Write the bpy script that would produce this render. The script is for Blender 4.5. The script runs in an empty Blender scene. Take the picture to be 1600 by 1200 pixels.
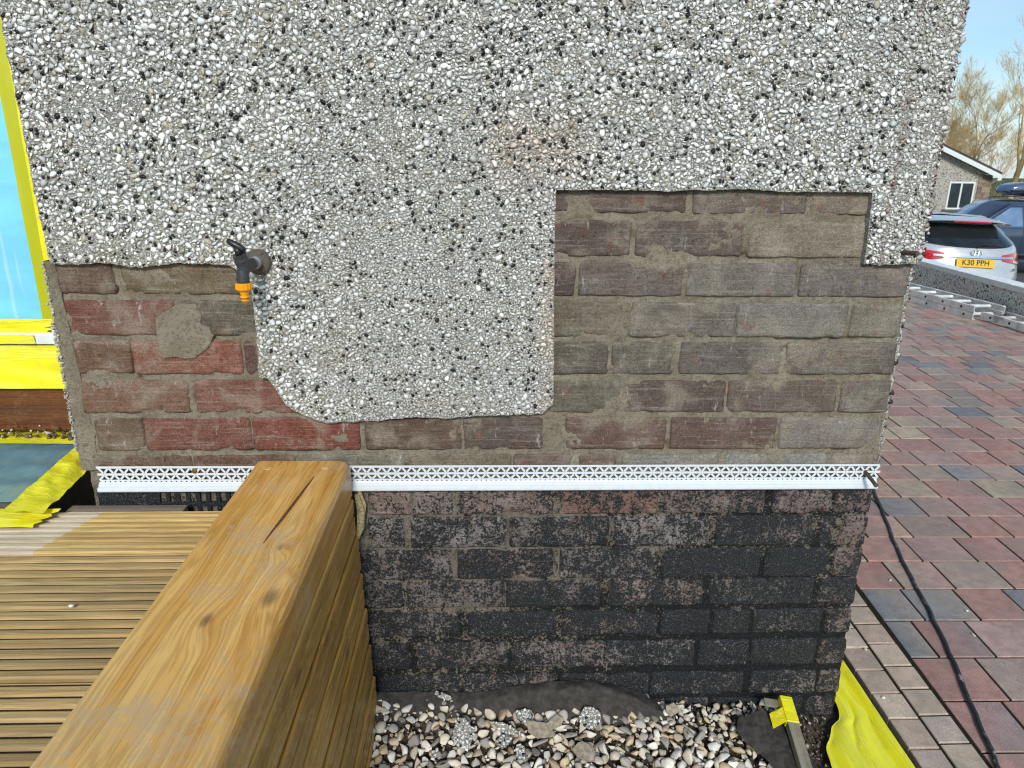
import bpy, bmesh, math, random
import numpy as np
from mathutils import Vector, Matrix, noise as mnoise

R = math.radians
rng = np.random.default_rng(7)
random.seed(7)
scene = bpy.context.scene
COL = scene.collection

# ------------------------------------------------------------------ camera
# x runs along the house wall, y goes away from the camera (wall face at y = 0), z is up (paving at z = 0)
cam_data = bpy.data.cameras.new('camera')
cam = bpy.data.objects.new('camera', cam_data)
COL.objects.link(cam)
CAM_LOC = Vector((0.0, -1.47, 1.30))
YAW, PITCH, ROLL = R(2.0), R(16.9), R(0.62)
fwd = Vector((math.sin(YAW)*math.cos(PITCH), math.cos(YAW)*math.cos(PITCH), -math.sin(PITCH)))
rgt = Vector((math.cos(YAW), -math.sin(YAW), 0))
upv = rgt.cross(fwd)
r2 = math.cos(ROLL)*rgt + math.sin(ROLL)*upv
u2 = -math.sin(ROLL)*rgt + math.cos(ROLL)*upv
cam.matrix_world = Matrix(((r2.x, u2.x, -fwd.x, CAM_LOC.x), (r2.y, u2.y, -fwd.y, CAM_LOC.y),
                           (r2.z, u2.z, -fwd.z, CAM_LOC.z), (0, 0, 0, 1)))
cam_data.sensor_width = 36.0
cam_data.lens = 36.0*1110/1600
cam_data.clip_start = 0.02
cam_data.clip_end = 1000
cam_data.dof.use_dof = True
cam_data.dof.focus_distance = 1.5
cam_data.dof.aperture_fstop = 13
scene.camera = cam

# ------------------------------------------------------------------ world, sun, exposure
SUN_DIR = Vector((-0.04, -1.0, 0.0)).normalized()
SUN_ELEV = R(32)
world = bpy.data.worlds.new('World')
scene.world = world
world.use_nodes = True
wn = world.node_tree
wn.nodes.clear()
wo = wn.nodes.new('ShaderNodeOutputWorld')
bg = wn.nodes.new('ShaderNodeBackground')
bg.inputs['Strength'].default_value = 0.098
sky = wn.nodes.new('ShaderNodeTexSky')
sky.sky_type = 'NISHITA'
sky.sun_disc = False
sky.sun_elevation = SUN_ELEV
sky.sun_rotation = math.atan2(SUN_DIR.x, SUN_DIR.y)
sky.air_density = 1.0
sky.dust_density = 1.2
sky.ozone_density = 2.6
wtc = wn.nodes.new('ShaderNodeTexCoord')
wmap = wn.nodes.new('ShaderNodeMapping')
wmap.inputs['Scale'].default_value = (1.0, 1.0, 2.6)
wnoise = wn.nodes.new('ShaderNodeTexNoise')
wnoise.inputs['Scale'].default_value = 1.7
wnoise.inputs['Detail'].default_value = 7
wnoise.inputs['Roughness'].default_value = 0.55
wramp = wn.nodes.new('ShaderNodeMapRange')
wramp.inputs['From Min'].default_value = 0.40
wramp.inputs['From Max'].default_value = 0.62
wramp.inputs['To Min'].default_value = 0.0
wramp.inputs['To Max'].default_value = 0.25
wmix = wn.nodes.new('ShaderNodeMix')
wmix.data_type = 'RGBA'
wmix.inputs[7].default_value = (7.2, 7.8, 8.2, 1)
wsep = wn.nodes.new('ShaderNodeSeparateXYZ')
whor = wn.nodes.new('ShaderNodeMapRange')
for i_, v_ in enumerate((0.0, 0.17, 0.70, 0.0)): whor.inputs[1+i_].default_value = v_
wmax = wn.nodes.new('ShaderNodeMath')
wmax.operation = 'MAXIMUM'
wn.links.new(wtc.outputs['Generated'], wmap.inputs['Vector'])
wn.links.new(wmap.outputs['Vector'], wnoise.inputs['Vector'])
wn.links.new(wnoise.outputs['Fac'], wramp.inputs['Value'])
wn.links.new(wtc.outputs['Generated'], wsep.inputs[0])
wn.links.new(wsep.outputs['Z'], whor.inputs['Value'])
wn.links.new(wramp.outputs['Result'], wmax.inputs[0])
wn.links.new(whor.outputs['Result'], wmax.inputs[1])
wn.links.new(wmax.outputs[0], wmix.inputs[0])
wtint = wn.nodes.new('ShaderNodeMix')
wtint.data_type = 'RGBA'
wtint.blend_type = 'MULTIPLY'
wtint.inputs[0].default_value = 1.0
wtint.inputs[7].default_value = (0.90, 1.12, 1.14, 1)
wn.links.new(sky.outputs['Color'], wtint.inputs[6])
wn.links.new(wtint.outputs[2], wmix.inputs[6])
wn.links.new(wmix.outputs[2], bg.inputs['Color'])
wn.links.new(bg.outputs['Background'], wo.inputs['Surface'])

sun_d = bpy.data.lights.new('sun', 'SUN')
sun_d.energy = 2.0
sun_d.angle = R(11)
sun_d.color = (1.0, 0.97, 0.93)
sun = bpy.data.objects.new('sun', sun_d)
COL.objects.link(sun)
sd = Vector((SUN_DIR.x*math.cos(SUN_ELEV), SUN_DIR.y*math.cos(SUN_ELEV), math.sin(SUN_ELEV)))
sun.rotation_euler = sd.to_track_quat('Z', 'Y').to_euler()

scene.view_settings.view_transform = 'Standard'
scene.view_settings.look = 'None'
scene.view_settings.gamma = 1.0
scene.view_settings.use_curve_mapping = False
scene.view_settings.exposure = 0.45
scene.render.engine = 'CYCLES'
scene.cycles.use_denoising = True
scene.cycles.max_bounces = 6
scene.cycles.filter_width = 1.15

# ------------------------------------------------------------------ helpers
def srgb(r, g, b):
    f = lambda c: (c/255/12.92) if c/255 <= 0.04045 else ((c/255+0.055)/1.055)**2.4
    return (f(r), f(g), f(b))

def tag(o, label=None, cat=None, group=None, kind=None):
    if label: o['label'] = label
    if cat: o['category'] = cat
    if group: o['group'] = group
    if kind: o['kind'] = kind
    return o

def empty(name, loc, label=None, cat=None, group=None, rz=0.0):
    o = bpy.data.objects.new(name, None)
    COL.objects.link(o)
    o.location = loc
    o.rotation_euler = (0, 0, rz)
    o.empty_display_size = 0.05
    return tag(o, label, cat, group)

def link(name, mesh, parent=None, loc=(0, 0, 0), rot=None):
    o = bpy.data.objects.new(name, mesh)
    COL.objects.link(o)
    o.parent = parent
    o.location = loc
    if rot: o.rotation_euler = rot
    return o

class MB:
    """collects geometry for ONE mesh"""
    def __init__(s): s.v = []; s.f = []; s.m = []
    def add(s, vs, fs, m=0):
        b = len(s.v); s.v += [tuple(p) for p in vs]
        s.f += [tuple(b+i for i in f) for f in fs]; s.m += [m]*len(fs)
    def box(s, x0, x1, y0, y1, z0, z1, m=0):
        s.add([(x0,y0,z0),(x1,y0,z0),(x1,y1,z0),(x0,y1,z0),(x0,y0,z1),(x1,y0,z1),(x1,y1,z1),(x0,y1,z1)],
              [(0,3,2,1),(4,5,6,7),(0,1,5,4),(1,2,6,5),(2,3,7,6),(3,0,4,7)], m)
    def tube(s, pts, rad, n=8, m=0, cap=True):
        pts = [Vector(p) for p in pts]
        rads = rad if isinstance(rad, (list, tuple)) else [rad]*len(pts)
        b = len(s.v); prev = None
        for i, p in enumerate(pts):
            t = (pts[min(i+1, len(pts)-1)]-pts[max(i-1, 0)]).normalized()
            if prev is None:
                a = t.orthogonal().normalized()
            else:
                a = (prev-t*prev.dot(t)).normalized()
            prev = a; c = t.cross(a)
            for k in range(n):
                th = 2*math.pi*k/n
                s.v.append(tuple(p+(a*math.cos(th)+c*math.sin(th))*rads[i]))
        for i in range(len(pts)-1):
            for k in range(n):
                k2 = (k+1) % n
                s.f.append((b+i*n+k, b+i*n+k2, b+(i+1)*n+k2, b+(i+1)*n+k)); s.m.append(m)
        if cap:
            s.f.append(tuple(b+k for k in reversed(range(n)))); s.m.append(m)
            e = b+(len(pts)-1)*n
            s.f.append(tuple(e+k for k in range(n))); s.m.append(m)
    def extrude(s, prof, axis, a, b, m=0, closed=True):
        """prof: list of 2-D points; axis 'x': prof=(y,z); axis 'y': prof=(x,z)"""
        n = len(prof)
        def P(p, t): return (t, p[0], p[1]) if axis == 'x' else (p[0], t, p[1])
        vs = [P(p, a) for p in prof]+[P(p, b) for p in prof]
        fs = [(i, (i+1) % n, n+(i+1) % n, n+i) for i in range(n if closed else n-1)]
        if closed: fs += [tuple(reversed(range(n))), tuple(range(n, 2*n))]
        s.add(vs, fs, m)
    def lathe(s, prof, c, axis='z', n=20, m=0):
        b = len(s.v)
        for r, h in prof:
            for k in range(n):
                th = 2*math.pi*k/n
                u, w = r*math.cos(th), r*math.sin(th)
                s.v.append({'z': (c[0]+u, c[1]+w, c[2]+h), 'y': (c[0]+u, c[1]+h, c[2]+w), 'x': (c[0]+h, c[1]+u, c[2]+w)}[axis])
        for i in range(len(prof)-1):
            for k in range(n):
                k2 = (k+1) % n
                s.f.append((b+i*n+k, b+i*n+k2, b+(i+1)*n+k2, b+(i+1)*n+k)); s.m.append(m)
        s.f.append(tuple(b+k for k in range(n))); s.m.append(m)
        e = b+(len(prof)-1)*n
        s.f.append(tuple(e+k for k in range(n))); s.m.append(m)
    def grid(s, fn, nu, nv, m=0):
        b = len(s.v)
        for j in range(nv+1):
            for i in range(nu+1):
                s.v.append(tuple(fn(i/nu, j/nv)))
        for j in range(nv):
            for i in range(nu):
                q = b+j*(nu+1)+i
                s.f.append((q, q+1, q+nu+2, q+nu+1)); s.m.append(m)
    def mesh(s, name, mats, smooth=False, fix=True):
        me = bpy.data.meshes.new(name)
        me.from_pydata(s.v, [], s.f)
        for mt in (mats if isinstance(mats, (list, tuple)) else [mats]): me.materials.append(mt)
        if any(s.m): me.polygons.foreach_set('material_index', s.m)
        if fix:
            bm = bmesh.new(); bm.from_mesh(me)
            bmesh.ops.recalc_face_normals(bm, faces=bm.faces)
            bm.to_mesh(me); bm.free()
        if smooth: me.polygons.foreach_set('use_smooth', [True]*len(me.polygons))
        me.update()
        return me
    def build(s, name, mats, parent=None, smooth=False, loc=(0, 0, 0), rot=None, bevel=0, fix=True):
        me = s.mesh(name, mats, smooth, fix)
        if bevel:
            bm = bmesh.new(); bm.from_mesh(me)
            es = [e for e in bm.edges if e.is_manifold and e.calc_face_angle(0) > 0.6]
            bmesh.ops.bevel(bm, geom=es, offset=bevel, segments=2, profile=0.6, affect='EDGES', clamp_overlap=True)
            bm.to_mesh(me); bm.free()
        return link(name, me, parent, loc, rot)

def fbm(x, y, z=0.0, o=4, rough=0.5):
    a, f, t = 1.0, 1.0, 0.0
    for _ in range(o):
        t += a*mnoise.noise((x*f, y*f, z*f+17.3*_)); a *= rough; f *= 2.03
    return t

def sstep(a, b, x):
    t = min(1.0, max(0.0, (x-a)/(b-a))); return t*t*(3-2*t)

# ---- node helpers
class NT:
    def __init__(s, name):
        s.mat = bpy.data.materials.new(name); s.mat.use_nodes = True
        s.t = s.mat.node_tree; s.b = s.t.nodes['Principled BSDF']
    def n(s, typ, **kw):
        q = s.t.nodes.new(typ)
        for k, v in kw.items(): setattr(q, k, v)
        return q
    def put(s, sock, v):
        if hasattr(v, 'is_linked'): s.t.links.new(v, sock)
        else:
            if isinstance(v, (tuple, list)) and len(v) == 3 and sock.type == 'RGBA': v = (*v, 1)
            sock.default_value = v
    def pos(s): return s.n('ShaderNodeNewGeometry').outputs['Position']
    def obj(s): return s.n('ShaderNodeTexCoord').outputs['Object']
    def info(s, out): return s.n('ShaderNodeObjectInfo').outputs[out]
    def attr(s, name): return s.n('ShaderNodeAttribute', attribute_name=name).outputs['Color']
    def sep(s, v):
        q = s.n('ShaderNodeSeparateXYZ'); s.put(q.inputs[0], v); return q.outputs
    def mapv(s, v, scale=(1, 1, 1), loc=(0, 0, 0), rot=(0, 0, 0)):
        q = s.n('ShaderNodeMapping'); s.put(q.inputs['Vector'], v)
        q.inputs['Scale'].default_value = scale; s.put(q.inputs['Location'], loc); q.inputs['Rotation'].default_value = rot
        return q.outputs[0]
    def vadd(s, a, b):
        q = s.n('ShaderNodeVectorMath', operation='ADD'); s.put(q.inputs[0], a); s.put(q.inputs[1], b); return q.outputs[0]
    def noise(s, v, scale, detail=4, rough=0.55, dist=0.0, col=False):
        q = s.n('ShaderNodeTexNoise'); s.put(q.inputs['Vector'], v)
        q.inputs['Scale'].default_value = scale; q.inputs['Detail'].default_value = detail
        q.inputs['Roughness'].default_value = rough; q.inputs['Distortion'].default_value = dist
        return q.outputs['Color' if col else 'Fac']
    def vor(s, v, scale, out='Distance', feature='F1', rand=1.0):
        q = s.n('ShaderNodeTexVoronoi', feature=feature); s.put(q.inputs['Vector'], v)
        q.inputs['Scale'].default_value = scale; q.inputs['Randomness'].default_value = rand
        return q.outputs[out]
    def mr(s, v, a, b, c=0.0, d=1.0, smooth=True):
        q = s.n('ShaderNodeMapRange'); q.interpolation_type = 'SMOOTHSTEP' if smooth else 'LINEAR'
        for i, x in enumerate((v, a, b, c, d)): s.put(q.inputs[i], x)
        return q.outputs[0]
    def m(s, op, a, b=0.0, c=0.0):
        q = s.n('ShaderNodeMath', operation=op)
        s.put(q.inputs[0], a); s.put(q.inputs[1], b); s.put(q.inputs[2], c)
        return q.outputs[0]
    def mix(s, f, a, b, blend='MIX'):
        q = s.n('ShaderNodeMix', data_type='RGBA', blend_type=blend)
        s.put(q.inputs[0], f); s.put(q.inputs[6], a); s.put(q.inputs[7], b)
        return q.outputs[2]
    def ramp(s, f, stops, interp='LINEAR'):
        q = s.n('ShaderNodeValToRGB'); s.put(q.inputs[0], f); cr = q.color_ramp; cr.interpolation = interp
        while len(cr.elements) < len(stops): cr.elements.new(0.5)
        for e, (p, c) in zip(cr.elements, stops):
            e.position = p; e.color = (*c, 1) if len(c) == 3 else c
        return q.outputs['Color']
    def hsv(s, c, v=1.0, sat=1.0):
        q = s.n('ShaderNodeHueSaturation'); s.put(q.inputs['Color'], c); s.put(q.inputs['Value'], v); s.put(q.inputs['Saturation'], sat)
        return q.outputs[0]
    def bump(s, h, strength=0.5, dist=0.002, normal=None):
        q = s.n('ShaderNodeBump'); s.put(q.inputs['Height'], h); q.inputs['Strength'].default_value = strength
        q.inputs['Distance'].default_value = dist
        if normal is not None: s.put(q.inputs['Normal'], normal)
        return q.outputs[0]
    def out(s, color=None, rough=None, normal=None, metal=None, spec=None, coat=None, alpha=None, trans=None, sheen=None):
        I = s.b.inputs
        for k, v in (('Base Color', color), ('Roughness', rough), ('Normal', normal), ('Metallic', metal), ('Specular IOR Level', spec),
                     ('Coat Weight', coat), ('Alpha', alpha), ('Transmission Weight', trans), ('Sheen Weight', sheen)):
            if v is not None: s.put(I[k], v)
        return s.mat

# ------------------------------------------------------------------ materials
def bitumen(N, pos, amount):
    """mask of old black damp-proof paint: big patches broken up by fine flaking"""
    big = N.noise(pos, 9, 6, 0.62)
    mid = N.noise(pos, 55, 5, 0.75)
    fine = N.noise(pos, 175, 4, 0.7)
    v = N.m('ADD', N.m('MULTIPLY', big, 0.30), N.m('ADD', N.m('MULTIPLY', mid, 0.32), N.m('MULTIPLY', fine, 0.38)))
    thr = N.m('SUBTRACT', 0.66, N.m('MULTIPLY', amount, 0.28))
    return N.mr(v, N.m('SUBTRACT', thr, 0.022), N.m('ADD', thr, 0.022)), fine, mid

def make_brick_mat():
    N = NT('old_brick'); pos = N.pos()
    ic = N.info('Color'); paint = N.info('Alpha'); rnd = N.info('Random')
    p2 = N.vadd(pos, N.mapv(N.n('ShaderNodeCombineXYZ').outputs[0]))
    n1 = N.noise(p2, 16, 6, 0.65); n2 = N.noise(p2, 75, 5, 0.7); n3 = N.noise(p2, 330, 3, 0.6); n4 = N.noise(p2, 150, 5, 0.75)
    base = N.mix(N.mr(n1, 0.35, 0.68), N.hsv(ic, 0.82, 0.90), N.hsv(ic, 1.15, 0.74))
    base = N.mix(N.mr(n2, 0.46, 0.64, 0.0, 0.60), base, N.hsv(ic, 0.55, 0.95))
    # cement dust and smears left from the coat that was pulled off
    smear = N.mr(N.m('ADD', N.m('MULTIPLY', N.noise(p2, 9, 5, 0.6, 0.6), 0.7), N.m('MULTIPLY', n2, 0.3)), 0.49, 0.60)
    unp = N.mr(paint, 0.05, 0.12, 1.0, 0.35)
    base = N.mix(N.m('MULTIPLY', N.m('MULTIPLY', smear, unp), 0.50), base, srgb(158, 147, 131))
    # fresh red clay where the face has flaked
    red = N.mr(N.noise(N.mapv(pos, loc=(3.1, 0, 7.7)), 21, 6, 0.7), 0.585, 0.64)
    base = N.mix(N.m('MULTIPLY', red, 0.45), base, srgb(132, 74, 60))
    # wire-cut drag lines and pale scrapes
    drag = N.noise(N.mapv(pos, (7, 7, 190)), 1.0, 4, 0.7)
    base = N.mix(N.m('MULTIPLY', N.mr(drag, 0.52, 0.68, 0, 0.5), unp), base, srgb(158, 148, 136))
    base = N.mix(N.mr(drag, 0.44, 0.33, 0, 0.45), base, N.hsv(ic, 0.45))
    scr = N.mr(N.m('ADD', N.m('MULTIPLY', N.noise(N.mapv(pos, (34, 34, 10), (0, 0, 4.4), (0, R(24), 0)), 1.3, 6, 0.78), 0.8), N.m('MULTIPLY', n3, 0.2)), 0.578, 0.640)
    base = N.mix(N.m('MULTIPLY', N.m('MULTIPLY', scr, unp), 0.75), base, srgb(186, 180, 172))
    base = N.mix(N.mr(n3, 0.42, 0.60, 0.0, 0.55), N.hsv(base, 1.22), N.hsv(base, 0.48))
    base = N.mix(N.mr(n4, 0.58, 0.66, 0.0, 0.75), base, N.hsv(base, 0.42))
    base = N.mix(N.mr(n4, 0.40, 0.33, 0.0, 0.45), base, srgb(176, 166, 150))
    mask, fine, mid = bitumen(N, pos, paint)
    pcol = N.ramp(N.noise(pos, 420, 2), [(0.35, srgb(22, 25, 28)), (0.60, srgb(42, 45, 48)), (0.70, srgb(126, 120, 116))])
    col = N.mix(mask, base, pcol)
    h = N.m('ADD', N.m('ADD', N.m('MULTIPLY', n2, 0.55), N.m('MULTIPLY', n4, 0.6)), N.m('MULTIPLY', mask, 0.18))
    return N.out(col, N.mr(mask, 0, 1, 0.88, 0.62), N.bump(h, 1.0, 0.006), spec=0.3)

def make_mortar_mat():
    N = NT('lime_mortar'); pos = N.pos(); x, y, z = N.sep(pos)
    n1 = N.noise(pos, 13, 6, 0.6); n2 = N.noise(pos, 120, 5, 0.7); n3 = N.noise(pos, 480, 3, 0.7)
    base = N.mix(N.mr(n1, 0.35, 0.66), srgb(148, 136, 116), srgb(172, 160, 140))
    base = N.mix(N.mr(n2, 0.48, 0.64, 0, 0.70), base, srgb(112, 99, 82))
    base = N.mix(N.mr(n3, 0.54, 0.64, 0, 0.75), base, srgb(190, 180, 160))
    base = N.mix(N.mr(n3, 0.44, 0.36, 0, 0.6), base, srgb(84, 74, 62))
    amt = N.m('ADD', N.mr(x, -0.1, 0.70, 0.44, 0.70), N.mr(z, 0.12, 0.42, 0.24, -0.02))
    amt = N.m('MULTIPLY', amt, N.mr(z, 0.600, 0.615, 1.0, -0.3))
    mask, fine, mid = bitumen(N, pos, amt)
    pcol = N.ramp(N.noise(pos, 420, 2), [(0.35, srgb(26, 27, 29)), (0.62, srgb(44, 45, 46)), (0.74, srgb(110, 102, 96))])
    low = N.mix(N.mr(z, 0.59, 0.62), N.hsv(base, 0.72, 0.9), base)
    h = N.m('ADD', N.m('MULTIPLY', n2, 0.5), N.m('ADD', N.m('MULTIPLY', n3, 0.5), N.m('MULTIPLY', n1, 0.6)))
    return N.out(N.mix(mask, low, pcol), 0.92, N.bump(h, 1.0, 0.009), spec=0.2)

def make_render_mat():
    N = NT('dash_render'); pos = N.pos()
    n1 = N.noise(pos, 9, 5, 0.6); n2 = N.noise(pos, 260, 4, 0.7)
    v = N.vor(pos, 330, 'Color'); vd = N.vor(pos, 330, 'Distance')
    g = N.sep(v)[0]
    c = N.ramp(g, [(0.0, srgb(112, 109, 102)), (0.3, srgb(152, 150, 143)), (0.8, srgb(192, 190, 184)), (1.0, srgb(226, 225, 222))])
    c = N.mix(N.mr(n1, 0.4, 0.65), c, N.mix(1.0, c, (0.95, 0.92, 0.84), 'MULTIPLY'))
    c = N.mix(N.mr(vd, 0.3, 0.65, 0, 0.5), c, srgb(112, 106, 97))
    return N.out(c, 0.9, N.bump(N.m('ADD', N.m('MULTIPLY', vd, -1.0), N.m('MULTIPLY', n2, 0.6)), 0.8, 0.004), spec=0.2)

def make_pebble_mat(name='dash_pebble', rough=0.55):
    N = NT(name); c = N.attr('tint'); pos = N.pos()
    n = N.noise(pos, 420, 4, 0.65)
    c2 = N.mix(N.mr(n, 0.40, 0.68, 0, 0.5), N.hsv(c, 1.08), N.hsv(c, 0.72))
    return N.out(c2, rough, N.bump(n, 0.35, 0.0015), spec=0.4)

def make_far_dash(name, dark, pale, scale=110):
    N = NT(name); pos = N.pos()
    v = N.sep(N.vor(pos, scale, 'Color'))[0]; vd = N.vor(pos, scale, 'Distance')
    c = N.ramp(v, [(0.0, srgb(45, 44, 44)), (0.10, srgb(60, 58, 56)), (0.14, dark), (0.6, pale), (1.0, tuple(min(1, q*1.25) for q in pale))])
    n1 = N.noise(pos, 1.2, 5)
    c = N.mix(N.mr(n1, 0.4, 0.7, 0, 0.4), c, N.hsv(c, 0.75))
    return N.out(c, 0.9, N.bump(N.m('MULTIPLY', vd, -1.0), 0.9, 0.006), spec=0.2)

def make_wood(name, axis, dark, mid, pale, rough=0.5, pores=1.0, scuff=0.0, grime=0.0, knots=(), gl=0.0):
    """grain runs along the given object axis"""
    N = NT(name); o = N.obj()
    seed = N.n('ShaderNodeCombineXYZ')
    rnd = N.m('MULTIPLY', N.info('Random'), 37.0)
    for i in range(3): N.put(seed.inputs[i], rnd)
    s_long, s_x = 0.85, 24.0
    sc = (s_long, s_x, s_x) if axis == 'x' else (s_x, s_long, s_x)
    wob = N.noise(o, 2.6, 3, 0.5, col=True)
    wv = N.n('ShaderNodeVectorMath', operation='SCALE'); N.put(wv.inputs[0], wob); wv.inputs['Scale'].default_value = 0.030
    o1 = N.vadd(N.vadd(o, wv.outputs[0]), (-0.015, -0.015, -0.015))
    kmask = None
    for (kx, ky, kz, kr) in knots:
        d = N.n('ShaderNodeVectorMath', operation='DISTANCE')
        stretch = (0.5, 1, 1) if axis == 'x' else (1, 0.5, 1)
        N.put(d.inputs[0], N.mapv(o1, stretch)); d.inputs[1].default_value = (kx*stretch[0], ky*stretch[1], kz)
        k = N.mr(d.outputs['Value'], kr*0.25, kr*1.05, 1.0, 0.0)
        kmask = k if kmask is None else N.m('MAXIMUM', kmask, k)
        # bend the grain round the knot
        sh = N.n('ShaderNodeCombineXYZ'); far = N.mr(d.outputs['Value'], 0, kr*4.0, 0.020, 0.0)
        N.put(sh.inputs[1 if axis == 'x' else 0], far); o1 = N.vadd(o1, sh.outputs[0])
    v1 = N.vadd(N.mapv(o1, sc), seed.outputs[0])
    g1 = N.noise(v1, 1.0, 3, 0.55)
    g2 = N.noise(N.vadd(N.mapv(o1, tuple(q*4.2 for q in sc)), seed.outputs[0]), 1.0, 4, 0.6)
    bands = N.m('FRACT', N.m('MULTIPLY', g1, 14.0))
    ring = N.m('PINGPONG', bands, 0.5)
    c = N.mix(N.mr(g1, 0.3, 0.7), mid, pale)
    c = N.mix(N.mr(ring, 0.04, 0.40, 0.34, 0.0), c, dark)
    c = N.mix(N.mr(g2, 0.48, 0.70, 0, 0.55*pores), c, dark)
    c = N.hsv(c, N.mr(N.info('Random'), 0, 1, 0.88, 1.10, False))
    big = N.noise(o, 5.5, 5, 0.6)
    c = N.mix(N.mr(big, 0.40, 0.66, 0, 0.45), c, N.hsv(c, 0.70, 1.05))
    fine = N.noise(N.mapv(o1, tuple(q*16 for q in sc)), 1.0, 3, 0.6)
    if kmask is not None:
        c = N.mix(N.m('MULTIPLY', kmask, 0.62), c, srgb(72, 50, 34))
    r = rough
    if scuff:
        s1 = N.mr(N.m('ADD', N.m('MULTIPLY', N.noise(o, 7, 6, 0.65), 0.6), N.m('MULTIPLY', N.noise(o, 95, 4, 0.7), 0.4)), 0.49, 0.62)
        c = N.mix(N.m('MULTIPLY', s1, scuff), c, srgb(190, 163, 128))
        r = N.mr(s1, 0, 1, rough, min(1, rough+0.3))
    if grime:
        gm = N.mr(N.noise(N.mapv(o, tuple(q*0.35 for q in sc)), 1.0, 5, 0.65), 0.40, 0.66)
        c = N.mix(N.m('MULTIPLY', gm, grime), c, srgb(62, 54, 42))
    h = N.m('ADD', N.m('MULTIPLY', g2, 0.7), N.m('ADD', N.m('MULTIPLY', fine, 0.45), N.m('MULTIPLY', ring, 0.35)))
    return N.out(c, r, N.bump(h, 0.45, 0.0022), spec=0.4, coat=gl)

def plain(name, col, rough=0.5, metal=0.0, nscale=60, var=0.15, bump=0.1, dist=0.001, spec=0.5, coat=0.0):
    N = NT(name); o = N.obj(); n = N.noise(o, nscale, 5, 0.6)
    c = N.mix(N.mr(n, 0.35, 0.68), tuple(q*(1-var) for q in col), tuple(min(1, q*(1+var)) for q in col))
    return N.out(c, N.mr(n, 0.3, 0.7, max(0.02, rough-0.08), min(1, rough+0.08)), N.bump(n, bump, dist), metal, spec, coat)

def make_film(name, col, rough, dirt, stretch, scale, bdist, strength=0.5, dirtcol=(120, 110, 85), crease=None, crease_mix=0.05):
    N = NT(name); o = N.obj()
    n = N.noise(N.mapv(o, stretch), scale, 5, 0.55, 0.4); n2 = N.noise(o, 24, 6, 0.65); n3 = N.noise(o, 260, 3, 0.6)
    c = N.mix(N.mr(n, 0.35, 0.68), N.hsv(col, 0.90), N.hsv(col, 1.06))
    d = N.mr(N.m('ADD', N.m('MULTIPLY', n2, 0.7), N.m('MULTIPLY', n3, 0.3)), 0.47, 0.66)
    c = N.mix(N.m('MULTIPLY', d, dirt), c, srgb(*dirtcol))
    if crease:
        k = N.noise(N.mapv(o, crease, rot=(0, R(12), R(20))), 1.0, 4, 0.6)
        km = N.mr(N.m('ABSOLUTE', N.m('SUBTRACT', k, 0.5)), 0.0, 0.035, 1.0, 0.0)
        c = N.mix(N.m('MULTIPLY', km, crease_mix), c, (0.75, 0.85, 0.9))
        n = N.m('ADD', n, N.m('MULTIPLY', km, 0.22))
    return N.out(c, rough, N.bump(n, strength, bdist), spec=0.5)

M = {}
M['brick'] = make_brick_mat()
M['mortar'] = make_mortar_mat()
M['render'] = make_render_mat()
M['pebble'] = make_pebble_mat()
M['gravel'] = make_pebble_mat('river_stone', 0.85)
M['far_dash'] = make_far_dash('grey_dash', srgb(160, 156, 148), srgb(196, 194, 188))
M['wall_dash'] = make_far_dash('roughcast', srgb(206, 199, 186), srgb(236, 231, 221), 75)
M['beam'] = make_wood('treated_beam', 'y', srgb(152, 96, 34), srgb(212, 154, 70), srgb(236, 192, 118), 0.40, 0.6, 0.66, 0.0,
                      ((-0.322, -0.545, 0.690, 0.017), (-0.395, -0.60, 0.690, 0.012), (-0.345, -0.40, 0.690, 0.008)), 0.15)
M['plank'] = make_wood('treated_cladding', 'y', srgb(104, 70, 26), srgb(182, 132, 56), srgb(208, 160, 80), 0.45, 0.9, 0.12, 0.1,
                       ((-0.285, -0.38, 0.49, 0.016), (-0.285, -0.25, 0.36, 0.014), (-0.285, -0.55, 0.55, 0.015)), 0.1)
M['new_board'] = make_wood('new_decking', 'x', srgb(130, 96, 48), srgb(192, 156, 92), srgb(216, 184, 120), 0.55, 0.7, 0.1, 0.15)
M['bare_board'] = make_wood('pale_decking', 'x', srgb(140, 118, 92), srgb(196, 178, 152), srgb(214, 198, 174), 0.7, 0.5, 0.3, 0.1)
M['old_board'] = make_wood('weathered_decking', 'x', srgb(120, 90, 50), srgb(182, 148, 94), srgb(204, 172, 118), 0.55, 0.45, 0.15, 0.30)
M['grey_wood'] = make_wood('grey_joist', 'x', srgb(84, 72, 62), srgb(128, 112, 100), srgb(150, 136, 122), 0.8, 0.9, 0.2, 0.3)
M['crack'] = plain('split_heartwood', srgb(100, 62, 40), 0.8, 0, 120, 0.4, 0.4)
M['plug'] = plain('pine_plug', srgb(206, 170, 112), 0.6, 0, 90, 0.15)
M['old_mortar'] = plain('broken_mortar', srgb(150, 138, 120), 0.92, 0, 90, 0.3, 0.7, 0.003)
M['pvc'] = plain('white_pvc', (0.66, 0.69, 0.71), 0.30, 0, 40, 0.02, 0.04)
M['upvc'] = plain('white_upvc', (0.72, 0.73, 0.72), 0.35, 0, 40, 0.04, 0.04)
M['brass'] = plain('brass', srgb(150, 120, 60), 0.4, 0.9, 200, 0.2)
M['rust'] = plain('rusty_steel', srgb(92, 76, 62), 0.8, 0.3, 300, 0.35, 0.6)
M['tape'] = make_film('yellow_tape', (0.88, 0.78, 0.015), 0.36, 0.20, (5, 26, 8), 1.2, 0.004, 0.6, (170, 160, 90), (2.5, 24, 24))
M['tape_green'] = make_film('yellow_tape_over_frame', (0.52, 0.52, 0.008), 0.30, 0.06, (8, 8, 2), 1.2, 0.003)
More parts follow.
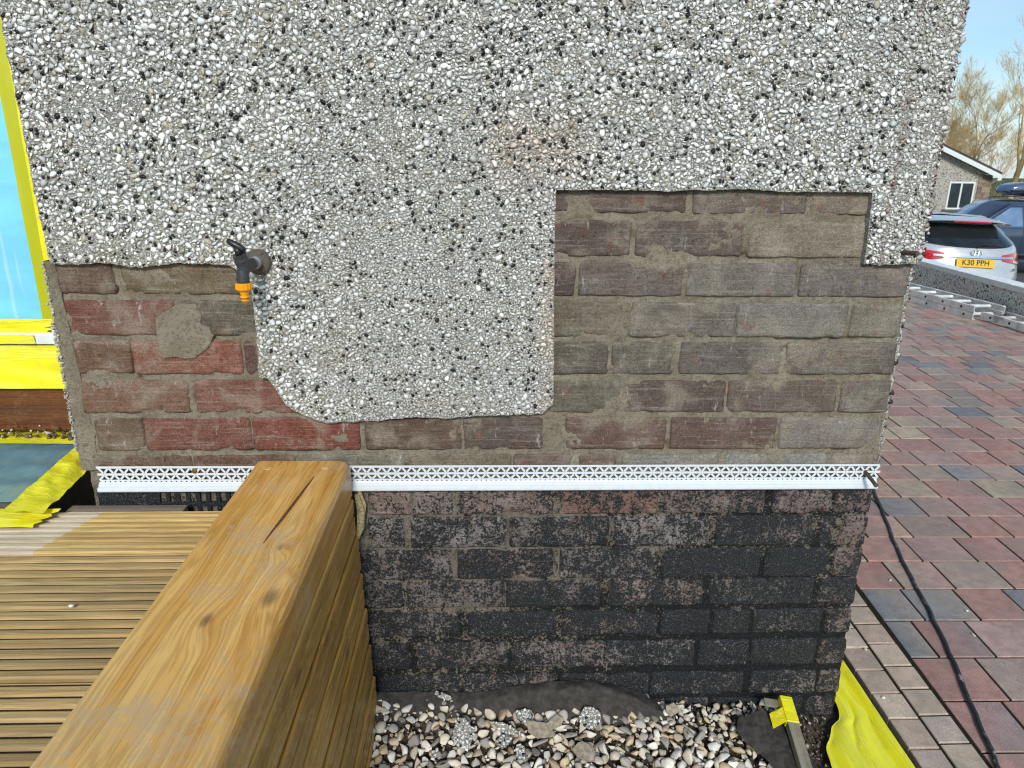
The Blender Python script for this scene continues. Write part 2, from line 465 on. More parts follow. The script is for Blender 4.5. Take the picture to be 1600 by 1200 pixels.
M['sheet'] = make_film('yellow_sheet', (0.92, 0.85, 0.02), 0.34, 0.16, (26, 3, 8), 1.3, 0.006, 0.7, (170, 160, 90), (22, 2.5, 8))
M['blue_film'] = make_film('blue_film', (0.22, 0.66, 0.90), 0.30, 0.06, (3, 3, 14), 1.0, 0.004, 0.4, (190, 220, 235), (7, 3, 0.9), 0.28)
M['step_film'] = make_film('blue_grey_film', (0.13, 0.27, 0.35), 0.22, 0.35, (16, 5, 5), 1.2, 0.006, 0.7, (150, 165, 165))
M['thresh'] = make_wood('varnished_threshold', 'x', srgb(46, 22, 8), srgb(96, 52, 18), srgb(120, 70, 28), 0.45, 0.7, 0.12, 0.25)
M['black_plastic'] = plain('black_plastic', srgb(36, 37, 39), 0.42, 0, 150, 0.2, 0.15)
M['grey_plastic'] = plain('grey_tap_body', srgb(58, 60, 61), 0.5, 0, 150, 0.15, 0.15)
M['flange'] = plain('brown_flange', srgb(84, 76, 64), 0.65, 0, 120, 0.2, 0.2)
M['orange'] = plain('orange_plastic', srgb(245, 160, 22), 0.38, 0, 90, 0.05, 0.05)
M['chrome'] = plain('chrome', (0.75, 0.76, 0.78), 0.14, 1.0, 20, 0.03, 0.02)
M['steel'] = plain('galvanised', srgb(190, 192, 190), 0.4, 0.8, 60, 0.12)

# ------------------------------------------------------------------ SETTING: ground
def soil_mat(name, a, b, sc=30):
    N = NT(name); p = N.pos(); n = N.noise(p, sc, 7, 0.7); n2 = N.noise(p, sc*9, 4, 0.7)
    return N.out(N.mix(N.mr(n, 0.35, 0.68), a, N.mix(N.mr(n2, 0.4, 0.6), b, a)), 0.95, N.bump(N.m('ADD', n, n2), 0.8, 0.01), spec=0.15)
M['earth'] = soil_mat('earth', srgb(84, 74, 62), srgb(128, 116, 100))
N = NT('tarmac_and_grass'); p = N.pos(); gx_, gy_, gz_ = N.sep(p)
n1 = N.noise(p, 12, 6, 0.7); n2 = N.noise(p, 0.6, 5, 0.6)
tar = N.mix(N.mr(n1, 0.35, 0.68), (0.085, 0.085, 0.085), (0.135, 0.132, 0.128))
gra = N.mix(N.mr(n1, 0.35, 0.68), (0.045, 0.07, 0.022), (0.10, 0.115, 0.045))
edge_ = N.mr(N.m('ADD', gy_, N.m('MULTIPLY', n2, 2.0)), 20.5, 21.0)
M['asphalt'] = N.out(N.mix(edge_, tar, gra), 0.93, N.bump(n1, 0.6, 0.01), spec=0.2)
M['joint'] = soil_mat('joint_sand', srgb(46, 40, 32), srgb(74, 68, 50), 60)

def gh(x, y):
    """height of the land: the plot is level, the neighbours' side lies lower"""
    t = sstep(4.95, 6.2, x-0.1*(y-6.2)); far = sstep(10, 18, y)
    u = sstep(9.0, 12, y)
    low = -0.75-0.45*far
    return -0.09*(1-t)*(1-u)+low*max(t, u)
mb = MB()
xs = [-300, -120, -50, -20, -8, -2, 0, 2, 3, 4, 4.6, 5.0, 5.4, 5.8, 6.2, 7, 8, 10, 14, 20, 30, 50, 120, 300]
ys = [-300, -100, -30, -10, -4, -2, 0, 1, 2, 3, 4, 5, 6, 7, 8, 9, 10, 11, 12, 14, 16, 18, 24, 30, 45, 80, 160, 400]
vv = [(x, y, gh(x, y)) for y in ys for x in xs]
nx = len(xs)
mb.add(vv, [(j*nx+i, j*nx+i+1, (j+1)*nx+i+1, (j+1)*nx+i) for j in range(len(ys)-1) for i in range(nx-1)])
g = mb.build('ground', M['asphalt'], smooth=True)
tag(g, 'grey tarmac and bare ground beyond the low boundary wall', 'ground', kind='structure')

# ------------------------------------------------------------------ HOUSE
BRICK_ROWS = [
  (1.2160, 1.2711, [(0.1288, 0.1688), (0.1914, 0.4003), (0.413, 0.6469), (0.6571, 0.800)]),
  (1.1285, 1.2008, [(0.1208, 0.2912), (0.3014, 0.5248), (0.5377, 0.7943)]),
  (1.0459, 1.1153, [(-0.8748, -0.7624), (-0.7454, -0.4811), (0.123, 0.1795), (0.1873, 0.4055), (0.4134, 0.6469), (0.6548, 0.888)]),
  (0.9577, 1.0323, [(-0.8702, -0.6497), (-0.6343, -0.4787), (0.1253, 0.2827), (0.3012, 0.5269), (0.5296, 0.7682), (0.7763, 0.888)]),
  (0.8751, 0.9465, [(-0.8664, -0.752), (-0.7485, -0.5197), (-0.5154, -0.4622), (0.1276, 0.2579), (0.2659, 0.4004), (0.4139, 0.6362), (0.6443, 0.888)]),
  (0.7869, 0.8606, [(-0.8715, -0.6419), (-0.6275, -0.4064), (0.1299, 0.2895), (0.295, 0.5198), (0.5253, 0.7691), (0.7774, 0.888)]),
  (0.7003, 0.7749, [(-0.8507, -0.7489), (-0.7463, -0.518), (-0.5144, -0.282), (-0.2707, -0.0587), (-0.0551, 0.1206), (0.1698, 0.3943), (0.4054, 0.6434), (0.6519, 0.8838)]),
  (0.6156, 0.6879, [(-0.8583, -0.6528), (-0.6491, -0.428), (-0.4127, -0.1848), (-0.1756, 0.0523), (0.057, 0.1977), (0.2049, 0.2876), (0.2992, 0.5212), (0.5359, 0.769), (0.7809, 0.888)]),
  (0.5397, 0.6064, [(-0.8704, -0.743), (-0.4865, -0.3507), (-0.2707, -0.1761), (-0.1723, -0.0811), (-0.0659, 0.1485), (0.1638, 0.3881), (0.4036, 0.638), (0.6577, 0.7956), (0.8035, 0.888)]),
  (0.4550, 0.5315, [(-0.3889, -0.305), (-0.2744, -0.1939), (-0.1785, 0.0417), (0.0494, 0.2796), (0.2914, 0.5161), (0.5319, 0.7669), (0.7766, 0.811), (0.8231, 0.888)]),
  (0.3711, 0.4482, [(-0.3171, -0.0833), (-0.0716, 0.1529), (0.1687, 0.3955), (0.4115, 0.6447), (0.6568, 0.812), (0.8232, 0.888)]),
  (0.2937, 0.3659, [(-0.3215, -0.2032), (-0.1914, 0.039), (0.043, 0.2676), (0.2878, 0.5149), (0.5312, 0.7853), (0.7977, 0.888)]),
  (0.2123, 0.2794, [(-0.326, -0.0695), (-0.0493, 0.1655), (0.1777, 0.411), (0.4192, 0.5389), (0.5472, 0.6384), (0.6467, 0.8177), (0.8261, 0.888)]),
  (0.1210, 0.1939, [(-0.3307, -0.1928), (-0.1766, 0.0484), (0.0567, 0.284), (0.2881, 0.5093), (0.5194, 0.6439), (0.6523, 0.8132), (0.8217, 0.888)]),
  (0.0347, 0.1002, [(-0.2698, -0.0715), (-0.0632, 0.1705), (0.1789, 0.4024), (0.4066, 0.6408), (0.6579, 0.8256), (0.8342, 0.888)]),
  (-0.0361, 0.0211, [(-0.2731, -0.1645), (-0.1562, 0.0794), (0.0879, 0.3175), (0.326, 0.558), (0.5666, 0.801), (0.8097, 0.888)]),
]
# colours of single bricks as they look in the wall (upper rows), left to right
BRICK_COL = [
  [(104, 86, 78), (108, 88, 80), (112, 98, 88), (128, 112, 94)],
  [(98, 80, 72), (104, 88, 80), (136, 122, 102)],
  [(116, 90, 82), (122, 106, 90), (94, 74, 68), (112, 97, 90), (122, 112, 104), (116, 103, 98)],
  [(128, 76, 68), (104, 94, 92), (116, 102, 84), (116, 105, 96), (124, 116, 110), (132, 120, 104)],
  [(126, 92, 80), (146, 82, 66), (106, 76, 76), (98, 86, 76), (106, 94, 82), (106, 93, 88), (112, 98, 88)],
  [(132, 92, 78), (134, 80, 70), (112, 102, 86), (100, 82, 74), (108, 92, 82), (110, 98, 90)],
  [(122, 100, 90), (130, 72, 60), (130, 62, 46), (108, 84, 76), (106, 86, 78), (112, 80, 68), (110, 82, 74), (130, 120, 112)],
  [(112, 86, 76), (116, 84, 76), (124, 116, 112), (122, 108, 98), (118, 92, 82), (122, 98, 84), (130, 124, 118), (132, 128, 124), (140, 120, 106)],
]
LOW_COL = [(126, 112, 106), (132, 116, 110), (122, 110, 104), (134, 112, 102), (130, 120, 115)]

house = empty('house', (0, 0, 0), 'house wall of old brick stripped of its grey pebbledash at the bottom', 'house')

def brick_mesh(w, h, sx, sz, seed, depth=0.022):
    nu, nv = max(10, int(w/0.0062)), 13
    rr = 0.0034
    V = []
    def edge(u, v):
        x = (u-0.5)*w; z = (v-0.5)*h
        ex = 0.0022*fbm((sx+x)*20, (sz+z)*20, seed, 3)+0.0011*mnoise.noise(((sx+x)*95, (sz+z)*95, seed))
        ez = 0.0022*fbm((sx+x)*20+9, (sz+z)*20+4, seed, 3)+0.0011*mnoise.noise(((sx+x)*95+7, (sz+z)*95, seed+5))
        x += ex; z += ez
        # round the corners
        cx, cz = abs(u-0.5)*2, abs(v-0.5)*2
        k = max(0, (abs(x)-(w/2-0.006))/0.006); l = max(0, (abs(z)-(h/2-0.006))/0.006)
        if k > 0 and l > 0:
            q = math.hypot(k, l)
            if q > 1:
                x = math.copysign(w/2-0.006+0.006*k/q, x); z = math.copysign(h/2-0.006+0.006*l/q, z)
        return x, z
    F = []
    for j in range(nv+1):
        for i in range(nu+1):
            u, v = i/nu, j/nv
            # crowd grid lines near the border so the arris is rounded
            u = u+0.5*0.16*math.sin(2*math.pi*u)/math.pi*-1; v = v-0.5*0.30*math.sin(2*math.pi*v)/math.pi
            x, z = edge(u, v)
            d = min(w/2-abs((u-0.5)*w), h/2-abs((v-0.5)*h))
            y = 0.0
            if d < rr: y += rr*0.75*(1-math.sqrt(max(0, 1-(1-d/rr)**2)))
            X, Z = sx+x, sz+z
            y += 0.0013*fbm(X*34, Z*34, seed*0.3, 5, 0.65)
            chip = fbm(X*17+3, Z*17, 5.5+seed, 3)
            if d < 0.016: y += 0.008*sstep(0.22, 0.62, chip)*(1-d/0.016)
            V.append((x, y, z))
    W = nu+1
    for j in range(nv):
        for i in range(nu):
            q = j*W+i; F.append((q, q+1, q+W+1, q+W))
    ring = [i for i in range(W)]+[j*W+nu for j in range(1, nv+1)]+[nv*W+i for i in range(nu-1, -1, -1)]+[j*W for j in range(nv-1, 0, -1)]
    b = len(V)
    V += [(V[i][0], depth, V[i][2]) for i in ring]
    n = len(ring)
    for k in range(n):
        F.append((ring[(k+1) % n], ring[k], b+k, b+(k+1) % n))
    me = bpy.data.meshes.new('brick'); me.from_pydata(V, [], F)
    me.materials.append(M['brick'])
    me.polygons.foreach_set('use_smooth', [True]*len(F)); me.update()
    return me

for ri, (z0, z1, spans) in enumerate(BRICK_ROWS):
    for bi, (x0, x1) in enumerate(spans):
        w, h, cx, cz = x1-x0, z1-z0, (x0+x1)/2, (z0+z1)/2
        sd_ = ri*13.7+bi*3.1
        o = link('brick', brick_mesh(w, h, cx, cz, sd_), house, (cx, random.uniform(-0.0012, 0.0012), cz),
                 (R(random.uniform(-.5, .5)), R(random.uniform(-.25, .25)), R(random.uniform(-.35, .35))))
        if ri < 8:
            r_, g_, b_ = BRICK_COL[ri][bi]; k_ = 0.82 if cx > 0 else 1.0
            gm = (r_+g_+b_)/3; r_, g_, b_ = [gm+(q-gm)*k_ for q in (r_, g_, b_)]
            k2 = 1.0 if cx > 0.1 else 0.93
            c = srgb(r_*1.02*k2, (g_+0.5)*k2, b_*(0.96 if cx > 0 else 0.84)*k2); a = 0.0
        else:
            c = srgb(*random.choice(LOW_COL))
            a = 0.645+0.10*sstep(0.0, 0.8, cx)+0.06*sstep(0.45, 0.1, cz)+random.uniform(-0.08, 0.06)
            if ri == 8: a -= 0.13; c = srgb(*random.choice([(130, 92, 78), (136, 86, 68), (124, 104, 98)])) if cx > 0.25 else c
            if cx > 0.80: a = random.uniform(0.60, 0.74); c = srgb(124, 104, 96)
            if cx < -0.4: a = 0.9
        o.color = (*c, a)

# mortar bed: one displaced sheet that lies a few mm back and smears over the bricks here and there
VOIDS = [(-0.756, 0.900, .006, .022), (-0.742, 0.862, .004, .006), (-0.628, 0.822, .007, .020), (-0.748, 0.752, .006, .020), (-0.765, 1.055, .006, .008),
         (-0.452, 1.049, .004, .004), (0.650, 1.08, .004, .030), (0.71, 0.953, .090, .005), (0.80, 0.693, .020, .006), (0.645, 0.71, .006, .008),
         (0.398, 0.705, .005, .010), (-0.182, 0.655, .006, .008), (-0.065, 0.735, .003, .02), (-0.53, 0.698, .03, .004), (-0.40, 0.695, .03, .004),
         (0.045, 0.49, .005, .03), (0.155, 0.40, .006, .012), (0.405, 0.42, .005, .02), (-0.055, 0.07, .005, .02), (0.42, 0.33, .008, .02), (0.54, 0.15, .006, .02),
         (0.17, 1.09, .004, .02), (0.29, 1.17, .006, .014), (0.53, 1.13, .01, .006)]
def mortar_h(x, z):
    y = 0.0050+0.0034*fbm(x*21, z*30, 2.2, 4, 0.6)+0.0016*fbm(x*110, z*110, 8.8, 3, 0.6)
    if z > 0.61:
        sm = sstep(0.05, 0.75, fbm(x*5.2+3, z*8.5, 4.1, 4, 0.55)+(0.04 if x > 0.1 else 0.0))
        y -= 0.0050*sm
    else:
        y += 0.0016-0.0034*sstep(0.0, 0.8, fbm(x*6, z*7, 9.1, 3))
    for (vx, vz, rx, rz) in VOIDS:
        q = ((x-vx)/rx)**2+((z-vz)/rz)**2
        if q < 6: y += 0.016*math.exp(-q)
    return y
mb = MB()
NX, NZ = 500, 410
X0, X1, Z0, Z1 = -0.880, 0.886, -0.10, 1.275
mb.grid(lambda u, v: (X0+(X1-X0)*u, mortar_h(X0+(X1-X0)*u, Z0+(Z1-Z0)*v), Z0+(Z1-Z0)*v), NX, NZ)
mb.build('mortar', M['mortar'], house, smooth=True, fix=False)

# patch of old cement stuck on the left bricks
PATCH = [(-0.6878, 0.993), (-0.6755, 1.0074), (-0.6459, 1.0218), (-0.6279, 1.0272), (-0.6003, 1.0256), (-0.5928, 1.0006), (-0.5962, 0.9862), (-0.5781, 0.9754), (-0.5714, 0.9572), (-0.5822, 0.9388), (-0.602, 0.9203), (-0.6175, 0.9091), (-0.6492, 0.9109), (-0.6813, 0.909), (-0.6875, 0.9293), (-0.6926, 0.9568)]
def resample(poly, step, closed=True):
    out = []; n = len(poly)
    for i in range(n if closed else n-1):
        a, b = Vector(poly[i]), Vector(poly[(i+1) % n])
        k = max(1, int((b-a).length/step))
        out += [tuple(a+(b-a)*(t/k)) for t in range(k)]
    if not closed: out.append(tuple(poly[-1]))
    return out
pp = resample(PATCH, 0.006)
pp = [(x+0.003*fbm(x*60, z*60, 1, 2), z+0.003*fbm(x*60, z*60, 5, 2)) for x, z in pp]
cxp, czp = sum(p[0] for p in pp)/len(pp), sum(p[1] for p in pp)/len(pp)
mb = MB(); rings = [(1.0, 0.004), (0.985, -0.0035), (0.94, -0.0055), (0.72, -0.006), (0.45, -0.0065), (0.2, -0.006)]
n = len(pp)
for s_, y in rings:
    for x, z in pp:
        X, Z = cxp+(x-cxp)*s_, czp+(z-czp)*s_
        mb.v.append((X, y+(0.0014*fbm(X*50, Z*50, 3, 3) if s_ < 0.99 else 0), Z))
for i in range(len(rings)-1):
    for k in range(n):
        mb.f.append((i*n+k, i*n+(k+1) % n, (i+1)*n+(k+1) % n, (i+1)*n+k)); mb.m.append(0)
mb.f.append(tuple((len(rings)-1)*n+k for k in range(n))); mb.m.append(0)
mb.build('cement_patch', M['mortar'], house)

# render coat with its torn lower edge
OUT = [(-0.8863, 1.538), (-0.883, 1.4357), (-0.8817, 1.3169), (-0.8794, 1.2101), (-0.8761, 1.1109), (-0.858, 1.1072), (-0.8206, 1.1062), (-0.7824, 1.1103), (-0.7453, 1.1067), (-0.7023, 1.0993), (-0.6571, 1.1072), (-0.6252, 1.11), (-0.5873, 1.1102), (-0.5432, 1.1079), (-0.5206, 1.1055), (-0.504, 1.0941), (-0.4893, 1.0748), (-0.4828, 1.0487), (-0.4815, 1.0224), (-0.4813, 0.9823), (-0.4819, 0.9348), (-0.4844, 0.8933), (-0.4837, 0.8723), (-0.4654, 0.8681), (-0.4514, 0.844), (-0.4399, 0.8212), (-0.4253, 0.801), (-0.4045, 0.7894), (-0.3755, 0.7763), (-0.3487, 0.7674), (-0.3005, 0.7718), (-0.2387, 0.7732), (-0.1973, 0.779), (-0.1421, 0.7819), (-0.087, 0.7789), (-0.0455, 0.7832), (0.0237, 0.7861), (0.0931, 0.7875), (0.1208, 0.7919), (0.1316, 0.8036), (0.1411, 0.8124), (0.1396, 0.9153), (0.1366, 1.0251), (0.135, 1.1303), (0.1338, 1.2188), (0.1339, 1.2594), (0.2203, 1.2602), (0.3392, 1.2601), (0.3585, 1.2579), (0.4031, 1.262), (0.4431, 1.2611), (0.4776, 1.2639), (0.5188, 1.2643), (0.5943, 1.2601), (0.6878, 1.2609), (0.7727, 1.2605), (0.7756, 1.1926), (0.7782, 1.1175), (0.8296, 1.1165), (0.8965, 1.1195), (0.8946, 1.1742), (0.8936, 1.2252), (0.8913, 1.2628), (0.8922, 1.3121), (0.8966, 1.3723), (0.8977, 1.4077), (0.8952, 1.4656), (0.8988, 1.4997), (0.8977, 1.5553), (0.8964, 1.6096), (0.897, 1.80), (-0.888, 1.80)]
op = resample(OUT, 0.006)
FRONT = -0.014
def jit(x, z):
    straight = (0.12 < x < 0.79 and z < 1.27) or z > 1.7
    a = 0.0010 if straight else 0.0026
    return (x+a*fbm(x*90, z*90, 1.5, 3), z+a*fbm(x*90, z*90, 6.5, 3))
op = [jit(x, z) for x, z in op]
bm = bmesh.new()
vs = [bm.verts.new((x, FRONT, z)) for x, z in op]
f = bm.faces.new(vs)
r = bmesh.ops.extrude_face_region(bm, geom=[f])
ev = [e for e in r['geom'] if isinstance(e, bmesh.types.BMVert)]
for v in ev:
    v.co.y = 0.012
bm.faces.ensure_lookup_table()
bmesh.ops.recalc_face_normals(bm, faces=bm.faces)
bmesh.ops.triangulate(bm, faces=[f_ for f_ in bm.faces if len(f_.verts) > 4])
me = bpy.data.meshes.new('render_coat'); bm.to_mesh(me); bm.free(); me.materials.append(M['render'])
link('render_coat', me, house)

# --- pebbles of the dash
poly = np.array(op)
def inside(px, pz):
    c = np.zeros(px.shape, bool)
    x1, z1 = poly[:, 0], poly[:, 1]; x2, z2 = np.roll(x1, -1), np.roll(z1, -1)
    for a, b, c1, d in zip(x1, z1, x2, z2):
        if b == d: continue
        cond = ((b > pz) != (d > pz)) & (px < (c1-a)*(pz-b)/(d-b)+a)
        c ^= cond
    return c
ICO = []
ph = (1+5**.5)/2
for a in (-1, 1):
    for b in (-ph, ph):
        ICO += [(0, a, b), (a, b, 0), (b, 0, a)]
ICO = np.array(ICO); ICO /= np.linalg.norm(ICO[0])
bmh = bmesh.new()
for p in ICO: bmh.verts.new(p)
bmesh.ops.convex_hull(bmh, input=bmh.verts)
bmh.verts.ensure_lookup_table(); bmh.verts.index_update()
IV = np.array([v.co[:] for v in bmh.verts]); IF = np.array([[v.index for v in f_.verts] for f_ in bmh.faces]); bmh.free()

def rotmats(n, tilt):
    """random spin about y plus random tilt"""
    a = rng.uniform(0, 2*np.pi, n); b = rng.normal(0, tilt, n); c = rng.normal(0, tilt, n)
    ca, sa, cb, sb, cc, sc_ = np.cos(a), np.sin(a), np.cos(b), np.sin(b), np.cos(c), np.sin(c)
    Z = np.zeros(n); O = np.ones(n)
    Ry = np.stack([ca, Z, sa, Z, O, Z, -sa, Z, ca], 1).reshape(n, 3, 3)
    Rx = np.stack([O, Z, Z, Z, cb, -sb, Z, sb, cb], 1).reshape(n, 3, 3)
    Rz = np.stack([cc, -sc_, Z, sc_, cc, Z, Z, Z, O], 1).reshape(n, 3, 3)
    return Rx @ Rz @ Ry
def pebble_cloud(P, rad, flat, jitter, tilt, V=IV):
    n = len(P)
    S = np.stack([rng.uniform(0.98, 1.42, n), flat*rng.uniform(0.8, 1.2, n), rng.uniform(0.70, 1.12, n)], 1)*rad[:, None]
    V = np.sign(V)*np.abs(V)**0.62           # blocky rather than ball-like
    v = np.repeat(V[None], n, 0)*(1+rng.uniform(-jitter, jitter, (n, len(V), 1)))
    for _ in range(7):                      # crushed stone: knock flats onto the ball
        d = rng.normal(0, 1, (n, 3)); d /= np.linalg.norm(d, axis=1)[:, None]
        t = np.einsum('nkj,nj->nk', v, d)-rng.uniform(0.22, 0.80, n)[:, None]
        v = v-np.clip(t, 0, None)[:, :, None]*d[:, None, :]*0.9
    v = v*S[:, None, :]
    return np.einsum('nij,nkj->nki', rotmats(n, tilt), v)+P[:, None, :]
def mesh_np(name, verts, faces, tint, mat, smooth=False):
    me = bpy.data.meshes.new(name)
    nv, nf, k = len(verts), len(faces), faces.shape[1]
    me.vertices.add(nv); me.vertices.foreach_set('co', verts.astype(np.float32).ravel())
    me.loops.add(nf*k); me.loops.foreach_set('vertex_index', faces.astype(np.int32).ravel())
    me.polygons.add(nf); me.polygons.foreach_set('loop_start', np.arange(0, nf*k, k, dtype=np.int32))
    me.polygons.foreach_set('loop_total', np.full(nf, k, np.int32))
    if smooth: me.polygons.foreach_set('use_smooth', np.ones(nf, bool))
    at = me.color_attributes.new('tint', 'FLOAT_COLOR', 'POINT')
    at.data.foreach_set('color', np.concatenate([tint, np.ones((nv, 1))], 1).astype(np.float32).ravel())
    me.materials.append(mat); me.update(calc_edges=True); me.validate()
    return me
def clouds_mesh(name, v, tint, mat, F=IF, smooth=False):
    n, k = v.shape[:2]
    faces = (F[None]+np.arange(n)[:, None, None]*k).reshape(-1, 3)
    return mesh_np(name, v.reshape(-1, 3), faces, np.repeat(tint, k, 0), mat, smooth)

def throw(px, pz, pr, overlap=0.80, cell=0.012):
    """dart throwing, biggest first"""
    order = np.argsort(-pr); H = {}; keep = []
    for i in order:
        x, z, r_ = px[i], pz[i], pr[i]
        ci, cj = int(x//cell), int(z//cell); ok = True
        for a in (-1, 0, 1):
            for b in (-1, 0, 1):
                for (qx, qz, qr) in H.get((ci+a, cj+b), ()):
                    t = (r_+qr)*overlap
                    if (x-qx)**2+(z-qz)**2 < t*t: ok = False; break
                if not ok: break
            if not ok: break
        if ok:
            H.setdefault((ci, cj), []).append((x, z, r_)); keep.append(i)
    return np.array(keep)

NC = 330000
px = rng.uniform(-0.892, 0.905, NC); pz = rng.uniform(0.76, 1.70, NC)
midzone = (1/(1+np.exp(-(px+0.40)/0.045)))*(1/(1+np.exp((px-0.16)/0.05)))*(1/(1+np.exp((pz-1.36)/0.09)))
nz = np.array([mnoise.noise((x*3.2, z*3.2, 3.0)) for x, z in zip(px, pz)])
nz2 = np.array([mnoise.noise((x*7.5, z*7.5, 9.0)) for x, z in zip(px, pz)])
big = np.where(px < -0.35, 0.0040, 0.0035)*(1-midzone)+0.0027*midzone
pr = big*np.exp(rng.normal(-0.34, 0.42, NC))*(1+0.14*nz)
pr = np.clip(pr, 0.0011, 0.0072)
strip = px > 0.800
ok = inside(px, pz) & inside(px+pr*1.1, pz) & inside(px-pr*1.1, pz) & inside(px, pz+pr*1.0) & inside(px, pz-pr*1.0)
ok |= (px > 0.884) & (pz > 1.13) & inside(px-0.006, pz)
px, pz, pr, midzone, nz, nz2, strip = [a[ok] for a in (px, pz, pr, midzone, nz, nz2, strip)]
kp = throw(px, pz, pr, 0.80)
px, pz, pr, midzone, nz, nz2, strip = [a[kp] for a in (px, pz, pr, midzone, nz, nz2, strip)]
n = len(px)
u = rng.uniform(0, 1, n)
white = np.array(srgb(248, 248, 245))*rng.uniform(0.78, 1.04, n)[:, None]
grey = np.array(srgb(206, 207, 205))*rng.uniform(0.6, 1.2, n)[:, None]
tan_ = np.array(srgb(184, 174, 154))*rng.uniform(0.75, 1.15, n)[:, None]
black = np.array(srgb(30, 30, 31))*rng.uniform(0.5, 1.3, n)[:, None]
tint = np.where((u < 0.62-0.14*midzone)[:, None], white, np.where((u < 0.94)[:, None], grey, tan_))
pblack = (0.150-0.050*midzone+0.09*nz2-0.02*(px > 0.3))*np.where(strip, 0.45, 1.0)
isb = (rng.uniform(0, 1, n) < pblack*np.clip(pr/0.0030, 0.2, 1.8)) & (pr > 0.0017) & (pr < 0.0060)
dust = (0.34*midzone+0.08+0.20*np.clip(nz2, 0, 1)+0.34*strip)[:, None]
dustc = np.array(srgb(182, 181, 174))
dustc = np.where(strip[:, None], np.array(srgb(190, 183, 170)), dustc)
tint = (tint*(1-dust)+dustc*dust)*(1+0.22*nz2-0.10*nz)[:, None]
# warm brick-dust stain round the re-entrant corner and the right of the middle patch
warm = 1.3*np.exp(-(((px-0.09)/0.10)**2+((pz-1.33)/0.075)**2))+1.5*np.exp(-((px-0.137)/0.030)**2)*(pz < 1.24)*(pz < 1.12)+0.5*np.exp(-(((px+0.06)/0.12)**2+((pz-0.80)/0.03)**2))
warm = np.clip(warm*(0.65+0.9*nz2), 0, 1)[:, None]
tint = tint*(1-warm)+tint*np.array([0.95, 0.72, 0.60])*warm
mossy = np.clip(1.6*nz-0.35, 0, 0.6)[:, None]
tint = tint*(1-mossy)+tint*np.array([0.86, 0.82, 0.68])*mossy
tint = np.where(isb[:, None], black, tint)
# old oxide red paint line down the corner bead
line = np.exp(-((px-0.812-0.004*nz2)/0.006)**2)*np.clip(0.62+1.6*nz2, 0, 1)
edge_l = np.exp(-((px-0.897)/0.007)**2)*np.clip(0.7+1.2*nz2, 0, 1)
lr = np.clip(line*0.95+edge_l*0.75, 0, 1)*(rng.uniform(0, 1, n) < 0.8)
tint = tint*(1-lr[:, None])+np.array(srgb(98, 46, 44))*lr[:, None]
bald = np.clip(nz2-0.16, 0, 0.5)
relief = 0.004*np.array([mnoise.noise((x*9, z*9, 1.0)) for x, z in zip(px, pz)])
P = np.stack([px, FRONT-0.0004-0.06*pr+rng.normal(0, 0.0008, n)-np.clip(relief, 0, 1)*0.4+bald*pr*0.9, pz], 1)
V = pebble_cloud(P, pr*1.05, 0.42, 0.16, 0.26)
# the coat returns round the corner: pebbles on the thick outer edge and on the side face
NE = 3400
ez = rng.uniform(0.665, 1.70, NE); ey = rng.uniform(-0.012, 0.16, NE); er = np.clip(0.0056*np.exp(rng.normal(-0.3, 0.45, NE)), 0.0018, 0.0105)
up = ez > 1.115
ey = np.where(up, ey, np.abs(ey)+0.006)
ex = np.where(up, 0.8965+0.0045*np.array([mnoise.noise((3.3, z*13, 1.0)) for z in ez]), 0.8925)+rng.normal(0, 0.0018, NE)
V2 = pebble_cloud(np.stack([ex, ey, ez], 1), er, 0.75, 0.2, 1.2)
ut = rng.uniform(0, 1, NE)
T2 = np.where((ut < 0.36)[:, None], np.array(srgb(200, 194, 184)), np.where((ut < 0.74)[:, None], np.array(srgb(146, 132, 118)), np.array(srgb(58, 46, 44))))*rng.uniform(0.7, 1.1, NE)[:, None]
redm = (np.array([mnoise.noise((0, y*8, z*8)) for y, z in zip(ey, ez)]) > 0.05) & up & (ey < 0.03)
T2 = np.where(redm[:, None], np.array(srgb(104, 62, 58))*rng.uniform(0.6, 1.2, NE)[:, None], T2)
# crumbs along the torn lower edges
Vall = np.concatenate([V, V2]); Tall = np.concatenate([tint, T2])
rad_all = np.concatenate([np.where(pz < 1.62, pr, 0), np.zeros(NE)])
# (stones big enough to be told apart are single parts, the rest is one mesh)
idx = np.argsort(-rad_all); single = idx[:300]; rest = idx[300:]
for i in single:
    c = Vall[i].mean(0)
    me = mesh_np('pebble', Vall[i]-c, IF, np.repeat(Tall[i][None], len(IV), 0), M['pebble'])
    link('pebble', me, house, tuple(c))
po = link('pebble_dash', clouds_mesh('pebble_dash', Vall[rest], Tall[rest], M['pebble']), house)
po['kind'] = 'stuff'

# plaster arris of the door reveal at the left end of the brickwork
mb = MB()
def arris(u, v):
    z = 0.655+(1.112-0.655)*v
    xl = -0.8935+0.0025*fbm(z*40, 1, 0, 3); xr = -0.853-0.022*v+0.004*fbm(z*25, 5, 0, 3)
    x = xl+(xr-xl)*u
    return (x, -0.0045*math.sin(math.pi*min(1, u*0.75+0.18))+0.004*u+0.0018*fbm(x*70, z*70, 2, 3), z)
mb.grid(arris, 8, 90)
mb.add([(-0.8935, 0.30, 0.655), (-0.8935, 0.30, 1.112), (-0.8935, -0.001, 1.112), (-0.8935, -0.001, 0.655)], [(0, 1, 2, 3)])
mb.build('reveal_plaster', M['mortar'], house, smooth=True)
nc = 700
cz_ = rng.uniform(0.70, 1.11, nc)
Pc = np.stack([np.full(nc, -0.8945)+rng.normal(0, 0.0022, nc), rng.uniform(-0.006, 0.004, nc), cz_], 1)
Vc = pebble_cloud(Pc, np.clip(0.0019*np.exp(rng.normal(0, 0.45, nc)), 0.0007, 0.0045), 0.8, 0.2, 1.0)
